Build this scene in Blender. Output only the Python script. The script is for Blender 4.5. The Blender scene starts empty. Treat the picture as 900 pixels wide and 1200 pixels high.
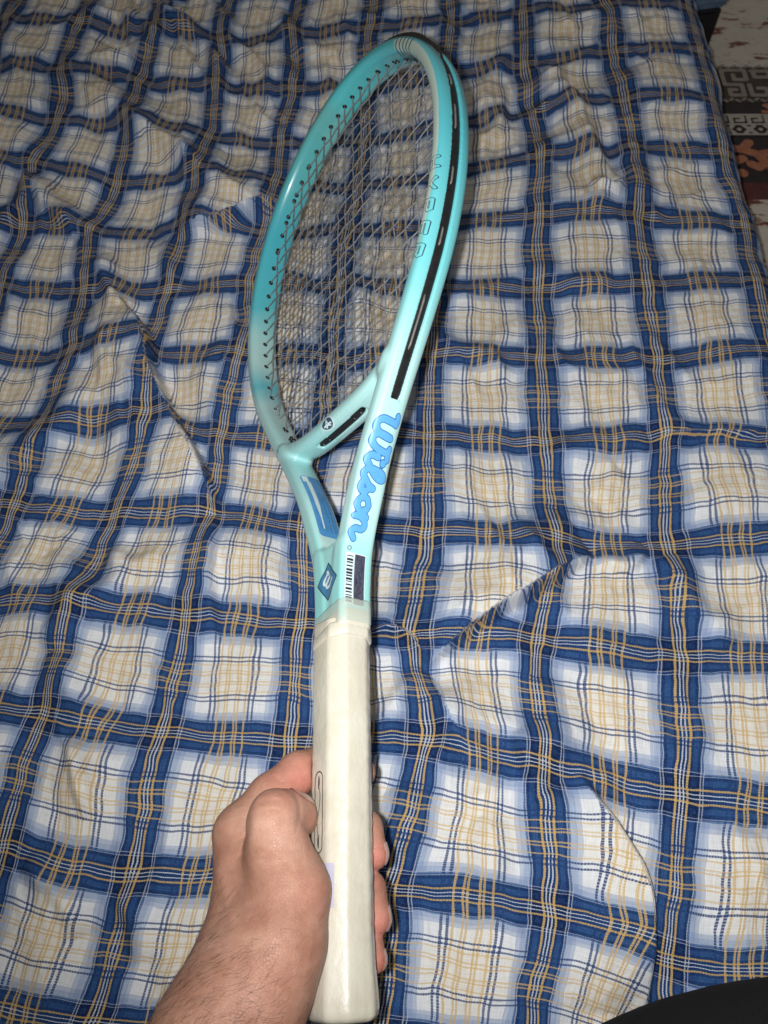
import bpy, bmesh, math, random
import numpy as np
from mathutils import Vector, Matrix
from mathutils.bvhtree import BVHTree

# ------------------------------------------------------------------ camera, light, exposure
SC = bpy.context.scene
COL = SC.collection
F = 954.0                       # focal length in photograph pixels (900 x 1200)
DEP = math.atan(1795.0 / F)     # camera looks down this far below the horizon
BED_Z = 0.26                    # height of the bed top
ZC = 0.75                       # distance to the bed along the optical axis
CAM = Vector((0.0, -ZC * math.cos(DEP), BED_Z + ZC * math.sin(DEP)))
cam_d = bpy.data.cameras.new('camera'); cam = bpy.data.objects.new('camera', cam_d); COL.objects.link(cam)
cam_d.sensor_fit = 'HORIZONTAL'; cam_d.sensor_width = 36; cam_d.lens = F / 900 * 36
cam_d.clip_start = 0.01; cam_d.clip_end = 50
cam.location = CAM; cam.rotation_euler = (math.pi / 2 - DEP, 0, 0)
cam_d.dof.use_dof = True; cam_d.dof.focus_distance = 0.50; cam_d.dof.aperture_fstop = 23
SC.camera = cam
C2W = Matrix.Translation(CAM) @ Matrix.Rotation(math.pi / 2 - DEP, 4, 'X') @ Matrix.Diagonal((1, -1, -1, 1))
C2Wn = np.array(C2W)

W = bpy.data.worlds.new('World'); SC.world = W; W.use_nodes = True
W.node_tree.nodes['Background'].inputs[0].default_value = (1.0, 0.95, 0.87, 1)
W.node_tree.nodes['Background'].inputs[1].default_value = 0.10

ld = bpy.data.lights.new('phone_flash', 'SPOT'); lo = bpy.data.objects.new('phone_flash', ld); COL.objects.link(lo)
ld.energy = 18.5; ld.color = (0.985, 0.99, 1.0); ld.shadow_soft_size = 0.004
ld.spot_size = math.radians(138); ld.spot_blend = 1.0
lo.location = C2W @ Vector((-0.015, -0.004, 0.0))
tgt = C2W @ Vector((0.20, -0.14, 0.7))
lo.rotation_euler = (tgt - lo.location).to_track_quat('-Z', 'Y').to_euler()

SC.view_settings.view_transform = 'Standard'; SC.view_settings.look = 'None'
SC.view_settings.exposure = 0.0; SC.view_settings.gamma = 1.0
SC.view_settings.use_curve_mapping = False

random.seed(4); RNG = np.random.default_rng(7)

# ------------------------------------------------------------------ helpers
def cam_pt(px, py, Z):
    return C2W @ Vector(((px - 450) / F * Z, (py - 600) / F * Z, Z))

def on_plane(px, py, z):
    o = CAM; d = (C2W.to_3x3() @ Vector(((px - 450) / F, (py - 600) / F, 1.0)))
    t = (z - o.z) / d.z
    return o + d * t

def lin(r, g, b):
    f = lambda c: (c / 255 / 12.92) if c / 255 <= 0.04045 else ((c / 255 + 0.055) / 1.055) ** 2.4
    return (f(r), f(g), f(b), 1)

def mesh_obj(name, verts, faces, mat=None, parent=None, smooth=True):
    me = bpy.data.meshes.new(name)
    if isinstance(verts, np.ndarray) and isinstance(faces, np.ndarray):
        n = faces.shape[1]
        me.vertices.add(len(verts)); me.vertices.foreach_set('co', verts.astype(np.float32).ravel())
        me.loops.add(faces.size); me.loops.foreach_set('vertex_index', faces.astype(np.int32).ravel())
        me.polygons.add(len(faces))
        me.polygons.foreach_set('loop_start', np.arange(0, faces.size, n, dtype=np.int32))
        me.polygons.foreach_set('loop_total', np.full(len(faces), n, dtype=np.int32))
        me.update(calc_edges=True); me.validate()
    else:
        me.from_pydata([tuple(v) for v in verts], [], [tuple(f) for f in faces]); me.update()
    me.polygons.foreach_set('use_smooth', np.full(len(me.polygons), smooth, dtype=bool))
    if mat: me.materials.append(mat)
    o = bpy.data.objects.new(name, me); COL.objects.link(o)
    if parent: o.parent = parent
    return o

def tag(o, label=None, cat=None, group=None, kind=None):
    if label: o['label'] = label
    if cat: o['category'] = cat
    if group: o['group'] = group
    if kind: o['kind'] = kind
    return o

class NT:
    def __init__(s, name):
        s.m = bpy.data.materials.new(name); s.m.use_nodes = True
        s.t = s.m.node_tree; s.b = s.t.nodes['Principled BSDF']
    def n(s, typ, **kw):
        nd = s.t.nodes.new(typ)
        for k, v in kw.items():
            if hasattr(nd, k): setattr(nd, k, v)
        return nd
    def l(s, a, b): s.t.links.new(a, b)
    def set(s, key, v): s.b.inputs[key].default_value = v
    def _in(s, sock, v):
        if hasattr(v, 'is_linked'): s.l(v, sock)
        else: sock.default_value = v
    def math(s, op, a, b=0.0, c=None):
        nd = s.t.nodes.new('ShaderNodeMath'); nd.operation = op
        s._in(nd.inputs[0], a); s._in(nd.inputs[1], b)
        if c is not None: s._in(nd.inputs[2], c)
        return nd.outputs[0]
    def mix(s, f, a, b, blend='MIX'):
        nd = s.t.nodes.new('ShaderNodeMix'); nd.data_type = 'RGBA'; nd.blend_type = blend
        s._in(nd.inputs[0], f); s._in(nd.inputs[6], a); s._in(nd.inputs[7], b)
        return nd.outputs[2]
    def noise(s, vec, scale, detail=3, rough=0.5):
        nd = s.t.nodes.new('ShaderNodeTexNoise'); nd.inputs['Scale'].default_value = scale
        nd.inputs['Detail'].default_value = detail; nd.inputs['Roughness'].default_value = rough
        if vec is not None: s.l(vec, nd.inputs['Vector'])
        return nd.outputs[0]
    def ramp(s, fac, stops, interp='LINEAR'):
        nd = s.t.nodes.new('ShaderNodeValToRGB'); r = nd.color_ramp; r.interpolation = interp
        while len(r.elements) < len(stops): r.elements.new(0.5)
        for e, (p, c) in zip(r.elements, stops): e.position = p
        for e, (p, c) in zip(r.elements, stops): e.position = p; e.color = c
        s.l(fac, nd.inputs[0]); return nd.outputs[0], nd.outputs[1]
    def mapping(s, vec, scale=(1, 1, 1), rot=(0, 0, 0)):
        nd = s.t.nodes.new('ShaderNodeMapping'); nd.inputs['Scale'].default_value = scale
        nd.inputs['Rotation'].default_value = rot; s.l(vec, nd.inputs[0]); return nd.outputs[0]
    def objc(s): return s.t.nodes.new('ShaderNodeTexCoord').outputs['Object']
    def bump(s, h, strength, dist, prev=None):
        nd = s.t.nodes.new('ShaderNodeBump'); nd.inputs['Strength'].default_value = strength
        nd.inputs['Distance'].default_value = dist; s.l(h, nd.inputs['Height'])
        if prev is not None: s.l(prev, nd.inputs['Normal'])
        s.l(nd.outputs[0], s.b.inputs['Normal']); return nd.outputs[0]

def simple(name, col, rough=0.5, noise_amt=0.12, nscale=300, spec=0.5, bump=0.0, coat=0.0, metal=0.0):
    a = NT(name); oc = a.objc(); nz = a.noise(oc, nscale, 4)
    dark = tuple(c * (1 - noise_amt) for c in col[:3]) + (1,)
    lite = tuple(min(1, c * (1 + noise_amt)) for c in col[:3]) + (1,)
    c, _ = a.ramp(nz, [(0.3, dark), (0.7, lite)]); a.l(c, a.b.inputs['Base Color'])
    a.set('Roughness', rough); a.set('Specular IOR Level', spec); a.set('Coat Weight', coat); a.set('Coat Roughness', 0.08)
    a.set('Metallic', metal)
    if bump: a.bump(nz, bump, 0.0005)
    return a.m

def surface_nets(D, origin, h, smooth=2):
    s = D < 0
    nx, ny, nz = D.shape
    cnt = np.zeros((nx - 1, ny - 1, nz - 1), np.int8)
    for i in (0, 1):
        for j in (0, 1):
            for k in (0, 1): cnt += s[i:nx - 1 + i, j:ny - 1 + j, k:nz - 1 + k]
    act = np.argwhere((cnt > 0) & (cnt < 8))
    idm = np.full(cnt.shape, -1, np.int32); idm[tuple(act.T)] = np.arange(len(act))
    corn = np.array([(i, j, k) for i in (0, 1) for j in (0, 1) for k in (0, 1)])
    V = np.stack([D[act[:, 0] + c[0], act[:, 1] + c[1], act[:, 2] + c[2]] for c in corn], 1).astype(np.float64)
    acc = np.zeros((len(act), 3)); n = np.zeros(len(act))
    for a in range(8):
        for b in range(a + 1, 8):
            if np.abs(corn[a] - corn[b]).sum() != 1: continue
            m = (V[:, a] < 0) != (V[:, b] < 0)
            t = V[m, a] / (V[m, a] - V[m, b])
            acc[m] += corn[a] + t[:, None] * (corn[b] - corn[a]); n[m] += 1
    P = np.asarray(origin) + (act + acc / n[:, None]) * h
    faces = []
    for ax in range(3):
        b, c = (ax + 1) % 3, (ax + 2) % 3
        sl0 = [slice(None)] * 3; sl1 = [slice(None)] * 3
        sl0[ax] = slice(0, -1); sl1[ax] = slice(1, None)
        A = s[tuple(sl0)]; B = s[tuple(sl1)]
        e = np.argwhere(A != B)
        e = e[(e[:, b] > 0) & (e[:, c] > 0) & (e[:, b] < D.shape[b] - 1) & (e[:, c] < D.shape[c] - 1)]
        ins = A[tuple(e.T)]
        def g(db, dc):
            q = e.copy(); q[:, b] += db; q[:, c] += dc
            return idm[tuple(q.T)]
        f = np.stack([g(-1, -1), g(0, -1), g(0, 0), g(-1, 0)], 1)
        f[~ins] = f[~ins][:, ::-1]
        faces.append(f)
    Fc = np.concatenate(faces); Fc = Fc[(Fc >= 0).all(1)]
    for _ in range(smooth):
        S = np.zeros_like(P); N = np.zeros(len(P))
        for a in range(4):
            i, j = Fc[:, a], Fc[:, (a + 1) % 4]
            for k in range(3):
                S[:, k] += np.bincount(i, P[j, k], len(P)) + np.bincount(j, P[i, k], len(P))
            N += np.bincount(i, minlength=len(P)) + np.bincount(j, minlength=len(P))
        P = P * 0.4 + 0.6 * S / np.maximum(N, 1)[:, None]
    return P, Fc

def spline(pts, n=12, closed=False):
    P = np.array(pts, float); out = []
    m = len(P); rng = range(m if closed else m - 1)
    for i in rng:
        g = (lambda k: P[k % m]) if closed else (lambda k: P[min(max(k, 0), m - 1)])
        p0, p1, p2, p3 = g(i - 1), g(i), g(i + 1), g(i + 2)
        for t in np.arange(n) / n:
            out.append(0.5 * ((2 * p1) + (-p0 + p2) * t + (2 * p0 - 5 * p1 + 4 * p2 - p3) * t * t + (-p0 + 3 * p1 - 3 * p2 + p3) * t ** 3))
    if not closed: out.append(P[-1])
    return np.array(out)

def poly_dist(X, Y, path):
    """signed distance to an open 2D polyline (positive on its left) and arclength parameter"""
    best = np.full(X.shape, 1e9); sg = np.zeros(X.shape); par = np.zeros(X.shape)
    L = np.r_[0, np.cumsum(np.hypot(*np.diff(path, axis=0).T))]
    for i in range(len(path) - 1):
        a, b = path[i], path[i + 1]; d = b - a; dd = d @ d
        if dd < 1e-14: continue
        t = np.clip(((X - a[0]) * d[0] + (Y - a[1]) * d[1]) / dd, 0, 1)
        ex = X - a[0] - t * d[0]; ey = Y - a[1] - t * d[1]
        q = ex * ex + ey * ey; m = q < best
        best = np.where(m, q, best); sg = np.where(m, d[0] * ey - d[1] * ex, sg)
        par = np.where(m, L[i] + t * (L[i + 1] - L[i]), par)
    return np.sqrt(best) * np.where(sg >= 0, 1, -1), par, L[-1]

def tube(path, r, n=8, caps=True):
    P = np.array(path, float); m = len(P)
    rr = np.full(m, r) if np.isscalar(r) else np.array(r)
    T = np.gradient(P, axis=0); T /= np.linalg.norm(T, axis=1)[:, None]
    up = np.array([0, 0, 1.0]) if abs(T[0][2]) < 0.9 else np.array([1.0, 0, 0])
    V = []; 
    for i in range(m):
        a = np.cross(T[i], up); a /= np.linalg.norm(a); b = np.cross(T[i], a); up = -b if False else up
        for k in range(n):
            w = 2 * math.pi * k / n; V.append(P[i] + rr[i] * (math.cos(w) * a + math.sin(w) * b))
    Fc = [(i * n + k, (i + 1) * n + k, (i + 1) * n + (k + 1) % n, i * n + (k + 1) % n) for i in range(m - 1) for k in range(n)]
    if caps: Fc += [tuple(range(n)), tuple(range((m - 1) * n, m * n))[::-1]]
    return V, Fc

def join_geo(parts):
    V = []; Fc = []
    for v, f in parts:
        o = len(V); V += [tuple(p) for p in v]; Fc += [tuple(i + o for i in q) for q in f]
    return V, Fc

def box(x0, x1, y0, y1, z0, z1):
    v = [(x, y, z) for x in (x0, x1) for y in (y0, y1) for z in (z0, z1)]
    f = [(0, 1, 3, 2), (4, 6, 7, 5), (0, 4, 5, 1), (2, 3, 7, 6), (0, 2, 6, 4), (1, 5, 7, 3)]
    return v, f

# flat print: the region where fn(x, y) < 0, cut exactly along its outline
def print_shape(fn, x0, x1, y0, y1, cell):
    nx = max(2, int(round((x1 - x0) / cell))); ny = max(2, int(round((y1 - y0) / cell)))
    xs = np.linspace(x0, x1, nx + 1); ys = np.linspace(y0, y1, ny + 1)
    X, Y = np.meshgrid(xs, ys, indexing='ij'); D = fn(X, Y)
    V = []; key = {}; Fc = []
    def vid(p):
        k = (round(p[0] * 1e7), round(p[1] * 1e7))
        if k not in key: key[k] = len(V); V.append(p)
        return key[k]
    for i in range(nx):
        for j in range(ny):
            c = [(i, j), (i + 1, j), (i + 1, j + 1), (i, j + 1)]
            d = [D[q] for q in c]
            if min(d) >= 0: continue
            poly = []
            for a in range(4):
                b = (a + 1) % 4; pa = (xs[c[a][0]], ys[c[a][1]]); pb = (xs[c[b][0]], ys[c[b][1]])
                if d[a] < 0: poly.append(pa)
                if (d[a] < 0) != (d[b] < 0):
                    t = d[a] / (d[a] - d[b]); poly.append((pa[0] + t * (pb[0] - pa[0]), pa[1] + t * (pb[1] - pa[1])))
            ids = []
            for p in poly:
                q = vid(p)
                if q not in ids: ids.append(q)
            if len(ids) >= 3: Fc.append(tuple(ids))
    return V, Fc

def strokes(lines, hw):
    P = [np.array(l, float) for l in lines]
    def fn(X, Y):
        d = np.full(X.shape, 1e9)
        for p in P:
            if len(p) == 1: d = np.minimum(d, np.hypot(X - p[0][0], Y - p[0][1]) - hw * 1.15); continue
            dd, _, _ = poly_dist(X, Y, p); d = np.minimum(d, np.abs(dd) - hw)
        return d
    return fn
# ------------------------------------------------------------------ plaid cotton
def plaid_material():
    a = NT('plaid_cotton')
    uv = a.n('ShaderNodeUVMap'); uv.uv_map = 'weave'
    sp = a.n('ShaderNodeSeparateXYZ'); a.l(uv.outputs[0], sp.inputs[0])
    U, V = sp.outputs[0], sp.outputs[1]
    wob = a.noise(a.mapping(uv.outputs[0], (30, 30, 1)), 1.0, 2)
    w = a.math('MULTIPLY', a.math('SUBTRACT', wob, 0.5), 0.006)
    def fold(c):
        f = a.math('FRACT', a.math('ADD', a.math('ADD', c, 0.5), w))
        return a.math('MULTIPLY', a.math('ABSOLUTE', a.math('SUBTRACT', f, 0.5)), 2.0)
    du, dv = fold(U), fold(V)
    white = (0.93, 0.935, 0.945, 1); navy = (0.016, 0.056, 0.175, 1); navy2 = (0.034, 0.098, 0.265, 1)
    light = (0.46, 0.545, 0.72, 1); cream = (0.945, 0.915, 0.86, 1)
    bands = [(0.0, navy), (0.13, navy2), (0.20, navy), (0.240, navy2), (0.268, (0.15, 0.25, 0.46, 1)), (0.300, light), (0.365, (0.60, 0.665, 0.79, 1)), (0.425, white), (0.725, cream)]
    Y = (0.74, 0.49, 0.17); Wt = (0.80, 0.84, 0.90); N = (0.022, 0.06, 0.19)
    def lines(weft=False):
        st = [(0.0, (*Wt, 0))]
        for c, h, col, al in ((0.024, 0.0085, Wt, 0.90), (0.080, 0.0145, Y, 1.0), (0.252, 0.0065, Wt, 0.55), (0.294, 0.0065, Wt, 0.62),
                              (0.630, 0.018, N, 1.0), (0.704, 0.018, N, 1.0), (0.764, 0.014, Y, 0.86), (0.880, 0.0145, Y, 0.88), (0.928, 0.0145, Y, 0.86)):
            if weft: h *= 0.72; al *= 0.86 if col is Y else 1.0
            st.append((c - h, (*col, al))); st.append((c + h, (*col, 0)))
        return st
    bu, _ = a.ramp(du, bands, 'CONSTANT'); bv, _ = a.ramp(dv, bands, 'CONSTANT')
    prod = a.mix(1.0, bu, bv, 'MULTIPLY'); dk = a.mix(1.0, bu, bv, 'DARKEN')
    base = a.mix(0.62, dk, prod)
    cu, au = a.ramp(du, lines(), 'CONSTANT'); cv, av = a.ramp(dv, lines(True), 'CONSTANT')
    def beads(c, ph):
        return a.math('ADD', a.math('MULTIPLY', a.math('SINE', a.math('MULTIPLY_ADD', c, 2 * math.pi * 58, ph)), 0.24), 0.80)
    c1 = a.mix(a.math('MULTIPLY', au, beads(V, 0.0)), base, cu)
    c2 = a.mix(a.math('MULTIPLY', av, beads(U, 1.6)), c1, cv)
    # slubs and single threads along both directions
    t1 = a.noise(a.mapping(uv.outputs[0], (150, 5, 1)), 1.0, 2); t2 = a.noise(a.mapping(uv.outputs[0], (5, 150, 1)), 1.0, 2)
    tw = a.math('MULTIPLY_ADD', t1, 0.42, a.math('MULTIPLY_ADD', t2, 0.36, 0.60))
    c3 = a.mix(1.0, c2, tw, 'MULTIPLY')
    # worn print: paler hairs on the dark bands
    sp1 = a.noise(a.mapping(uv.outputs[0], (330, 50, 1)), 1.0, 1)
    sm, _ = a.ramp(sp1, [(0.62, (0, 0, 0, 1)), (0.72, (1, 1, 1, 1))])
    c4 = a.mix(a.math('MULTIPLY', sm, 0.17), c3, (0.62, 0.68, 0.8, 1))
    a.l(c4, a.b.inputs['Base Color'])
    a.set('Roughness', 0.85); a.set('Specular IOR Level', 0.12); a.set('Sheen Weight', 0.0); a.set('Sheen Roughness', 0.5)
    wv = a.math('MULTIPLY', a.math('SINE', a.math('MULTIPLY', U, 2 * math.pi * 150)), a.math('SINE', a.math('MULTIPLY', V, 2 * math.pi * 150)))
    b1 = a.bump(wv, 0.25, 0.0003)
    cr = a.noise(a.mapping(uv.outputs[0], (26, 9, 1)), 1.0, 4, 0.6)
    b2 = a.bump(cr, 0.42, 0.0035, b1)
    cr2 = a.noise(a.mapping(uv.outputs[0], (12, 50, 1), (0, 0, 0.5)), 1.0, 3, 0.6)
    a.bump(cr2, 0.22, 0.002, b2)
    return a.m

# crossings of the woven dark bands: (column, row, photograph x, y)
CROSS = [(0,0,634,327),(1,0,760,328),(2,0,890,325),(0,1,636,413),(1,1,772,418),(-1,1,507,410),(0,2,642,515),(1,2,783,504),(-1,2,503,504),
 (-1,3,498,617),(0,3,647,629),(1,3,790,628),(-1,4,485,742),(0,4,631,743),(1,4,802,762),(0,5,631,897),(-1,5,495,868),(1,5,799,925),
 (-1,6,462,1038),(0,6,636,1070),(1,6,789,1120),(0,7,622,1237),
 (0,-2,632,178),(1,-2,743,165),(2,-2,850,173),(0,-1,632,248),(1,-1,752,248),(2,-1,878,257),(0,-3,625,120),(1,-3,733,110),(2,-3,837,115),
 (0,-4,617,65),(1,-4,723,50),(2,-4,823,57),(0,-5,613,5),(1,-5,712,2),(-1,-5,530,17),(-2,-5,432,30),(-3,-5,343,33),(-3,-4,343,100),(-3,-3,330,160),
 (-4,-5,257,43),(-4,-4,252,97),(-4,-3,243,157),(-4,-2,232,210),(-4,-1,212,255),(-5,-5,180,33),(-5,-4,163,92),(-5,-3,153,143),(-5,-2,133,195),(-5,-1,103,250),
 (-6,-5,93,28),(-6,-4,72,78),(-6,-3,63,138),(-6,-2,33,177),(-6,-1,17,248),(-5,0,92,325),(-4,0,193,332),(-3,0,293,320),
 (-5,1,75,407),(-4,1,172,403),(-3,1,280,412),(-5,2,43,490),(-4,2,160,492),(-3,2,260,502),(-5,3,10,588),(-4,3,128,593),(-3,3,247,600),(-2,3,353,612),
 (-4,4,83,707),(-3,4,217,718),(-2,4,352,730),(-4,5,43,838),(-3,5,190,858),(-4,6,-4,993),(-3,6,153,1023),(-3,7,97,1195)]
cp = np.array([on_plane(x, y, BED_Z)[:2] for _, _, x, y in CROSS]); cuv = np.array([(i, -j) for i, j, _, _ in CROSS], float)
def tps_fit(P, Vv, lam):
    n = len(P); r = np.linalg.norm(P[:, None] - P[None], axis=2); K = np.where(r > 0, r * r * np.log(np.maximum(r, 1e-9)), 0)
    A = np.zeros((n + 3, n + 3)); A[:n, :n] = K + lam * np.eye(n); A[:n, n] = 1; A[:n, n + 1:] = P; A[n, :n] = 1; A[n + 1:, :n] = P.T
    return np.linalg.solve(A, np.r_[Vv, np.zeros((3, 2))])
TW = tps_fit(cp, cuv, 2e-5)
def weave_uv(Q):
    out = np.zeros((len(Q), 2))
    for s in range(0, len(Q), 60000):
        q = Q[s:s + 60000]; r2 = ((q[:, None] - cp[None]) ** 2).sum(2)
        K = 0.5 * r2 * np.log(np.maximum(r2, 1e-18)); out[s:s + 60000] = K @ TW[:-3] + TW[-3] + q @ TW[-2:]
    return out

# ------------------------------------------------------------------ value noise on arrays
def vnoise(x, y, seed):
    r = np.random.default_rng(seed); T = r.random((64, 64))
    xi = np.floor(x).astype(int); yi = np.floor(y).astype(int); fx = x - xi; fy = y - yi
    fx = fx * fx * fx * (fx * (fx * 6 - 15) + 10); fy = fy * fy * fy * (fy * (fy * 6 - 15) + 10)
    g = lambda a, b: T[a % 64, b % 64]
    return (g(xi, yi) * (1 - fx) + g(xi + 1, yi) * fx) * (1 - fy) + (g(xi, yi + 1) * (1 - fx) + g(xi + 1, yi + 1) * fx) * fy - 0.5
def fbm(x, y, seed, o=4, g=0.5):
    s = 0; a = 1
    for k in range(o): s = s + a * vnoise(x * 2 ** k + 7.3 * k, y * 2 ** k, seed + k); a *= g
    return s

# ------------------------------------------------------------------ bed sheet
# folds: photograph points, height, width on the left of the run, width on the right (metres)
RIDGE = [
 ([(500,775),(560,733),(640,680),(700,640)], .024, .050, .0035), ([(600,655),(640,628),(680,610),(715,612)], .008, .020, .010),
 ([(432,737),(470,742),(500,772)], .014, .022, .004), ([(505,782),(520,830),(545,880),(556,930)], .014, .022, .012),
 ([(498,782),(470,815),(440,860)], .012, .018, .010), ([(560,830),(600,858),(640,870),(700,850)], .009, .018, .014),
 ([(600,860),(628,915),(640,960)], .010, .016, .006), ([(675,905),(715,965),(748,1020),(762,1080),(763,1200)], .024, .0045, .055),
 ([(640,880),(690,905),(730,930)], .008, .014, .016),
 ([(125,335),(165,385),(180,440),(212,510),(240,560),(248,600)], .026, .0045, .050), ([(248,600),(245,680),(250,760)], .012, .005, .03),
 ([(-20,560),(50,505),(120,470)], .013, .028, .014), ([(120,640),(160,655),(190,640)], .007, .010, .014), ([(70,705),(110,695),(150,665)], .011, .016, .010),
 ([(235,640),(290,650),(330,700)], .010, .022, .022), ([(85,860),(98,920),(106,960)], .010, .010, .006), ([(30,1010),(75,1050),(85,1100)], .012, .018, .010),
 ([(135,1040),(150,1080),(158,1130)], .009, .012, .007), ([(60,760),(80,800),(110,860)], .008, .015, .015), ([(60,640),(80,700),(65,760)], .010, .012, .015),
 ([(20,195),(55,235),(95,262)], .014, .022, .008), ([(45,80),(105,110),(150,140),(205,175),(260,225),(310,240)], .016, .040, .012),
 ([(185,10),(240,50),(262,100)], .014, .018, .012), ([(0,250),(20,225),(30,190)], .012, .015, .010), ([(150,130),(170,160),(215,185),(232,215)], .010, .012, .016),
 ([(205,262),(250,262),(300,242),(345,228)], .018, .045, .006), ([(110,290),(135,330),(150,360)], .010, .014, .014), ([(180,265),(195,300),(205,330)], .009, .012, .016),
 ([(636,60),(665,100),(690,150),(718,215)], .016, .012, .026), ([(690,215),(720,222),(730,205)], .010, .012, .006), ([(560,165),(585,140),(592,90)], .012, .014, .008),
 ([(600,45),(575,90),(562,130)], .008, .012, .012), ([(730,150),(745,200),(740,240)], .010, .020, .014), ([(770,60),(800,110),(850,150),(880,230)], .006, .02, .02),
 ([(770,505),(830,502),(910,503)], .008, .020, .003), ([(700,570),(730,545),(735,540)], .006, .010, .010), ([(700,640),(740,657),(765,630)], .009, .018, .005),
 ([(640,520),(690,525),(760,500)], .008, .018, .014), ([(500,390),(560,410),(600,440)], .007, .016, .012), ([(620,300),(660,320),(720,325)], .007, .018, .012),
 ([(790,640),(812,700),(860,755)], .012, .022, .012), ([(640,790),(650,840),(640,890)], .006, .012, .012), ([(840,1080),(880,1040),(900,980)], .007, .02, .02),
 ([(560,960),(580,1000),(560,1050)], .007, .014, .014), ([(460,920),(480,960),(470,1000)], .008, .014, .014), ([(330,20),(345,50),(400,60)], .010, .018, .012),
 ([(370,90),(410,120),(450,110)], .008, .02, .014), ([(380,230),(420,330),(430,420)], .008, .03, .02), ([(200,20),(150,60),(100,70)], .009, .015, .015)]
MOUND = [(240,235,.014,.05),(285,205,.010,.05),(700,225,.008,.02),(350,620,.007,.05),(590,640,.006,.06),(560,780,-.012,.02),(110,420,.008,.06),(180,480,-.006,.03),(720,440,.006,.07),(20,270,-.010,.03),(850,330,.006,.06),(600,1000,.008,.07),(850,900,.008,.07),(80,930,.010,.05),(200,960,.006,.05),(510,800,-.016,.018)]

JUMP = [([(500,775),(560,733),(640,680),(700,640)], .016, .06, 1), ([(675,905),(715,965),(748,1020),(762,1080),(763,1200)], .018, .07, -1),
 ([(125,335),(165,385),(180,440),(212,510),(240,560),(248,600)], .014, .06, -1), ([(205,262),(250,262),(300,242),(345,228)], .012, .05, 1), ([(432,737),(470,742),(500,772)], .008, .03, 1),
 ([(770,505),(830,502),(910,503)], .006, .03, 1), ([(505,782),(520,830),(545,880)], .006, .03, -1)]
def pattern_shift(X, Y):
    SX = np.zeros_like(X); SY = np.zeros_like(X)
    for pts, j, w, side in JUMP:
        P = spline([tuple(on_plane(x, y, BED_Z)[:2]) for x, y in pts], 5)
        sel = (X > P[:, 0].min() - .2) & (X < P[:, 0].max() + .2) & (Y > P[:, 1].min() - .2) & (Y < P[:, 1].max() + .2)
        d, s, L = poly_dist(X[sel], Y[sel], P); t = s / L; end = np.clip(np.minimum(t, 1 - t) * 3, 0, 1)
        tn = P[-1] - P[0]; tn = tn / np.linalg.norm(tn); nr = np.array((-tn[1], tn[0]))
        a = j * end * np.exp(-np.abs(d) / w) * (d * side > 0)
        SX[sel] -= a * nr[0] * side * -1; SY[sel] -= a * nr[1] * side * -1
    return SX, SY

def sheet_height(X, Y):
    wx = X + 0.012 * fbm(X * 14, Y * 14, 90, 3); wy = Y + 0.012 * fbm(X * 14 + 3, Y * 14 + 9, 95, 3)
    H = 0.020 * fbm(X * 5 + 11, Y * 5 + 3, 21, 2)
    n1 = fbm(wx * 5 + wy * 4, wy * 12 - wx * 7, 33, 3) * np.clip(.5 + X * 2.2, 0, 1) + fbm(wx * 13 + wy * 7, wy * 5 - wx * 4, 39, 3) * np.clip(.5 - X * 2.2, 0, 1); reg = 0.75 + 0.22 * np.clip((Y - .10) / .35, 0, 1) + 0.4 * np.clip(-(X + .05) / .3, 0, 1)
    H += 0.0115 * reg * (1 - np.abs(n1) * 2.6) * (0.55 + fbm(X * 4, Y * 4, 70, 2))
    n2 = fbm(wx * 27 + wy * 8, wy * 9 - wx * 5, 47, 2); H += 0.0048 * reg * (1 - np.abs(n2) * 2.4) * (0.8 + 1.2 * fbm(X * 6, Y * 6, 72, 2))
    H += 0.0012 * fbm(wx * 70, wy * 55, 58, 2)
    for pts, h, wl, wr in RIDGE:
        P = spline([tuple(on_plane(x, y, BED_Z)[:2]) for x, y in pts], 5)
        m = 0.12; sel = (X > P[:, 0].min() - m) & (X < P[:, 0].max() + m) & (Y > P[:, 1].min() - m) & (Y < P[:, 1].max() + m)
        if not sel.any(): continue
        d, s, L = poly_dist(X[sel] + 0.25 * (wx - X)[sel], Y[sel] + 0.25 * (wy - Y)[sel], P)
        t = s / L; end = np.clip(np.minimum(t, 1 - t) * 4, 0, 1) ** 0.7
        over = np.maximum(0, 1 - (np.abs(d) < 1e9) * 0)  # stays 1
        g = np.where(d > 0, np.exp(-(d / wl) ** 2), np.exp(-(d / wr) ** 2))
        H[sel] += 1.25 * h * g * end * over
    for x, y, h, r in MOUND:
        c = on_plane(x, y, BED_Z); H += h * np.exp(-((X - c.x) ** 2 + (Y - c.y) ** 2) / r ** 2)
    return H - 0.016

eA, eB = on_plane(836, 0, BED_Z), on_plane(905, 240, BED_Z)
def edge_x(y): return eA.x + (y - eA.y) / (eB.y - eA.y) * (eB.x - eA.x) - 0.008
step = 0.0017
ys = np.arange(-0.42, 1.12, step); xs = np.arange(-0.86, 0.0, step)
nright = 510
S = np.concatenate([xs, np.arange(nright) * step])           # distance across the bed
X0, Y0 = np.meshgrid(S, ys, indexing='ij')
ex = edge_x(Y0) + 0.004 * np.sin(Y0 * 19 + 1) + 0.0015 * np.sin(Y0 * 51)
Hh = sheet_height(X0, Y0)
Hh *= 1 - 0.62 * np.clip((X0 - ex + .14) / .12, 0, 1)
R_ = 0.035; a0 = ex - R_
over = X0 - a0; ang = np.clip(over / R_, 0, math.pi / 2); drop = np.maximum(over - R_ * math.pi / 2, 0)
on = over <= 0
wave = 0.012 * np.sin(Y0 * 38 + 2 * np.sin(Y0 * 9)) * np.clip(drop / 0.15, 0, 1)
PX = np.where(on, X0, a0 + R_ * np.sin(ang) + wave + Hh * np.sin(ang))
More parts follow.
